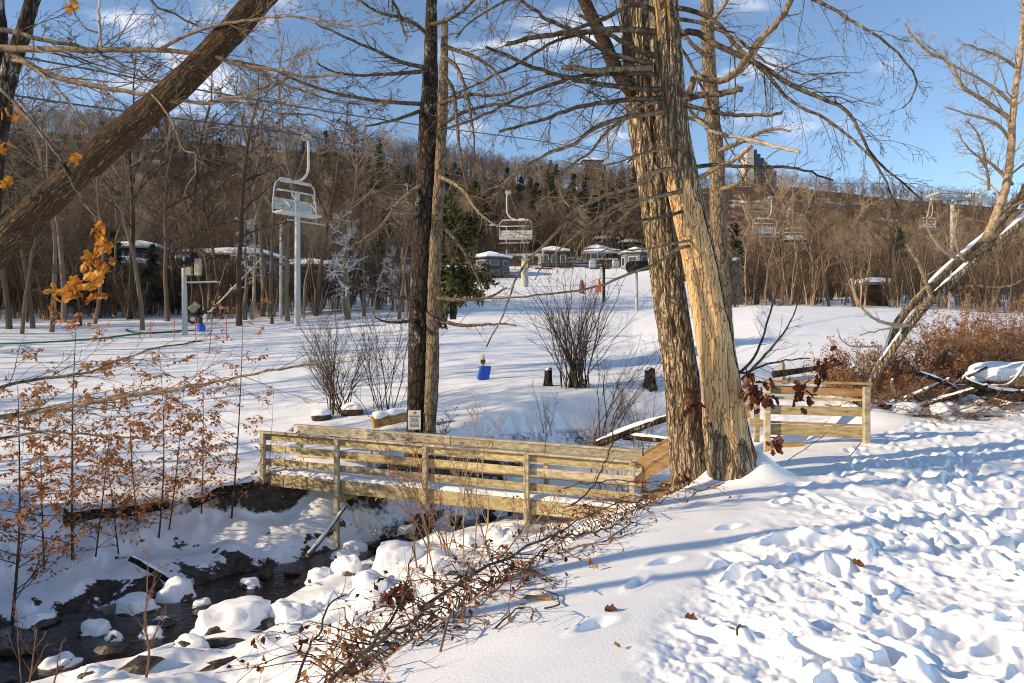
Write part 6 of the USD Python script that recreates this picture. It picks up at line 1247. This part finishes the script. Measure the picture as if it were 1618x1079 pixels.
house('cottage', 'higher dark cottage with a long snowy roof up the hill behind the wooden pole', 957, 400, 168, 5.0, 4.2, 2.8, .8, 0, 'wall_brown', 3)
house('cottage', 'dark cottage with a snowy roof, highest of those beside the big trunks', 994, 404, 164, 4.6, 4.2, 2.6, .8, .1, 'wall_brown', 2, 1, 6)
house('cottage', 'little cottage with a snowy roof up the hill behind the second lift chair', 778, 376, 178, 4.2, 4.0, 2.4, .8, .2, 'wall_teal', 2, 1, 6)
house('cottage', 'dim cottage high among the trees left of the double trunk', 730, 372, 176, 4.8, 4.2, 2.6, .8, .2, 'wall_grey', 2, 1, 6)
house('lodge', 'dark house with snowy roofs half hidden behind bare trees at far left', 200, 478, 72, 5.6, 5, 3.4, .7, .15, 'wall_teal', 3, 1, 4, .6, (0, 1.5, .4, 'wall_brown'))
house('lodge', 'upper wing of the house with blue snowy roofs at far left', 222, 440, 80, 4.4, 4.4, 3.0, .7, .15, 'wall_teal', 3, 1, 4, .5)
house('lodge', 'long brown lodge behind the snow lance, snow along its eaves', 372, 478, 70, 6.8, 5, 4.2, .6, -.05, 'wall_tan', 4, 2, 4, .6, (0, 1.6, 1.6, 'wall_brown'))
house('lodge', 'low dark building with snowy roof behind the thick steel pole', 486, 460, 78, 5.5, 4.5, 2.4, .6, 0, 'wall_brown', 3)
house('hut', 'small brown hut with a snow covered roof behind the snow terrace at right', 1378, 476, 54, 1.7, 1.5, 1.15, .12, .1, 'bark_red', 0, 1, 4, .12, None, 'hut')
for k, (px, py, Y) in enumerate([(1010, 262, 266), (935, 264, 266)]):
    house('cottage', ['ridge house left of the big trunks', 'ridge house farther left of the big trunks', 'house just below the tower block, left', 'house just below the tower block, right'][k] + ' with a snowy roof', px, py + 10, Y, 7, 5, 4, 1.2, .1, 'wall_grey', 3, 1, 4, .6)
# stepped tower block on the ridge
Yt = 300; base = np.array([(1180 - 809) / FPX * Yt, Yt, EYE - (300 - 540) / FPX * Yt]); tw = thing('tower_block', 'pale stepped high rise apartment block on the ridge right of the big trunks', 'building', base)
tops = [233, 236, 242, 247, 252, 256, 260, 264]; xs = [1179, 1190, 1197, 1204, 1211, 1218, 1225, 1231, 1237]
for k in range(8):
    x0, x1 = (xs[k] - 809) / FPX * Yt, (xs[k + 1] - 809) / FPX * Yt; zt = EYE - (tops[k] - 540) / FPX * Yt; y = Yt + 1.1 * k + (0 if k else -.4)
    put(tw, 'block', box(((x0 + x1) / 2, y + 4, (zt + base[2]) / 2 - 2), (x1 - x0 - .02, 9, zt - base[2] + 4)), M['wall_grey'] if k else M['concrete'])
    if k:
        nf = int((zt - base[2]) / 1.5)
        for fl in range(nf): wn_ = put(tw, 'window', box(((x0 + x1) / 2, y - .52, zt - .9 - fl * 1.5), (1.2, .06, .85)), M['pane'])
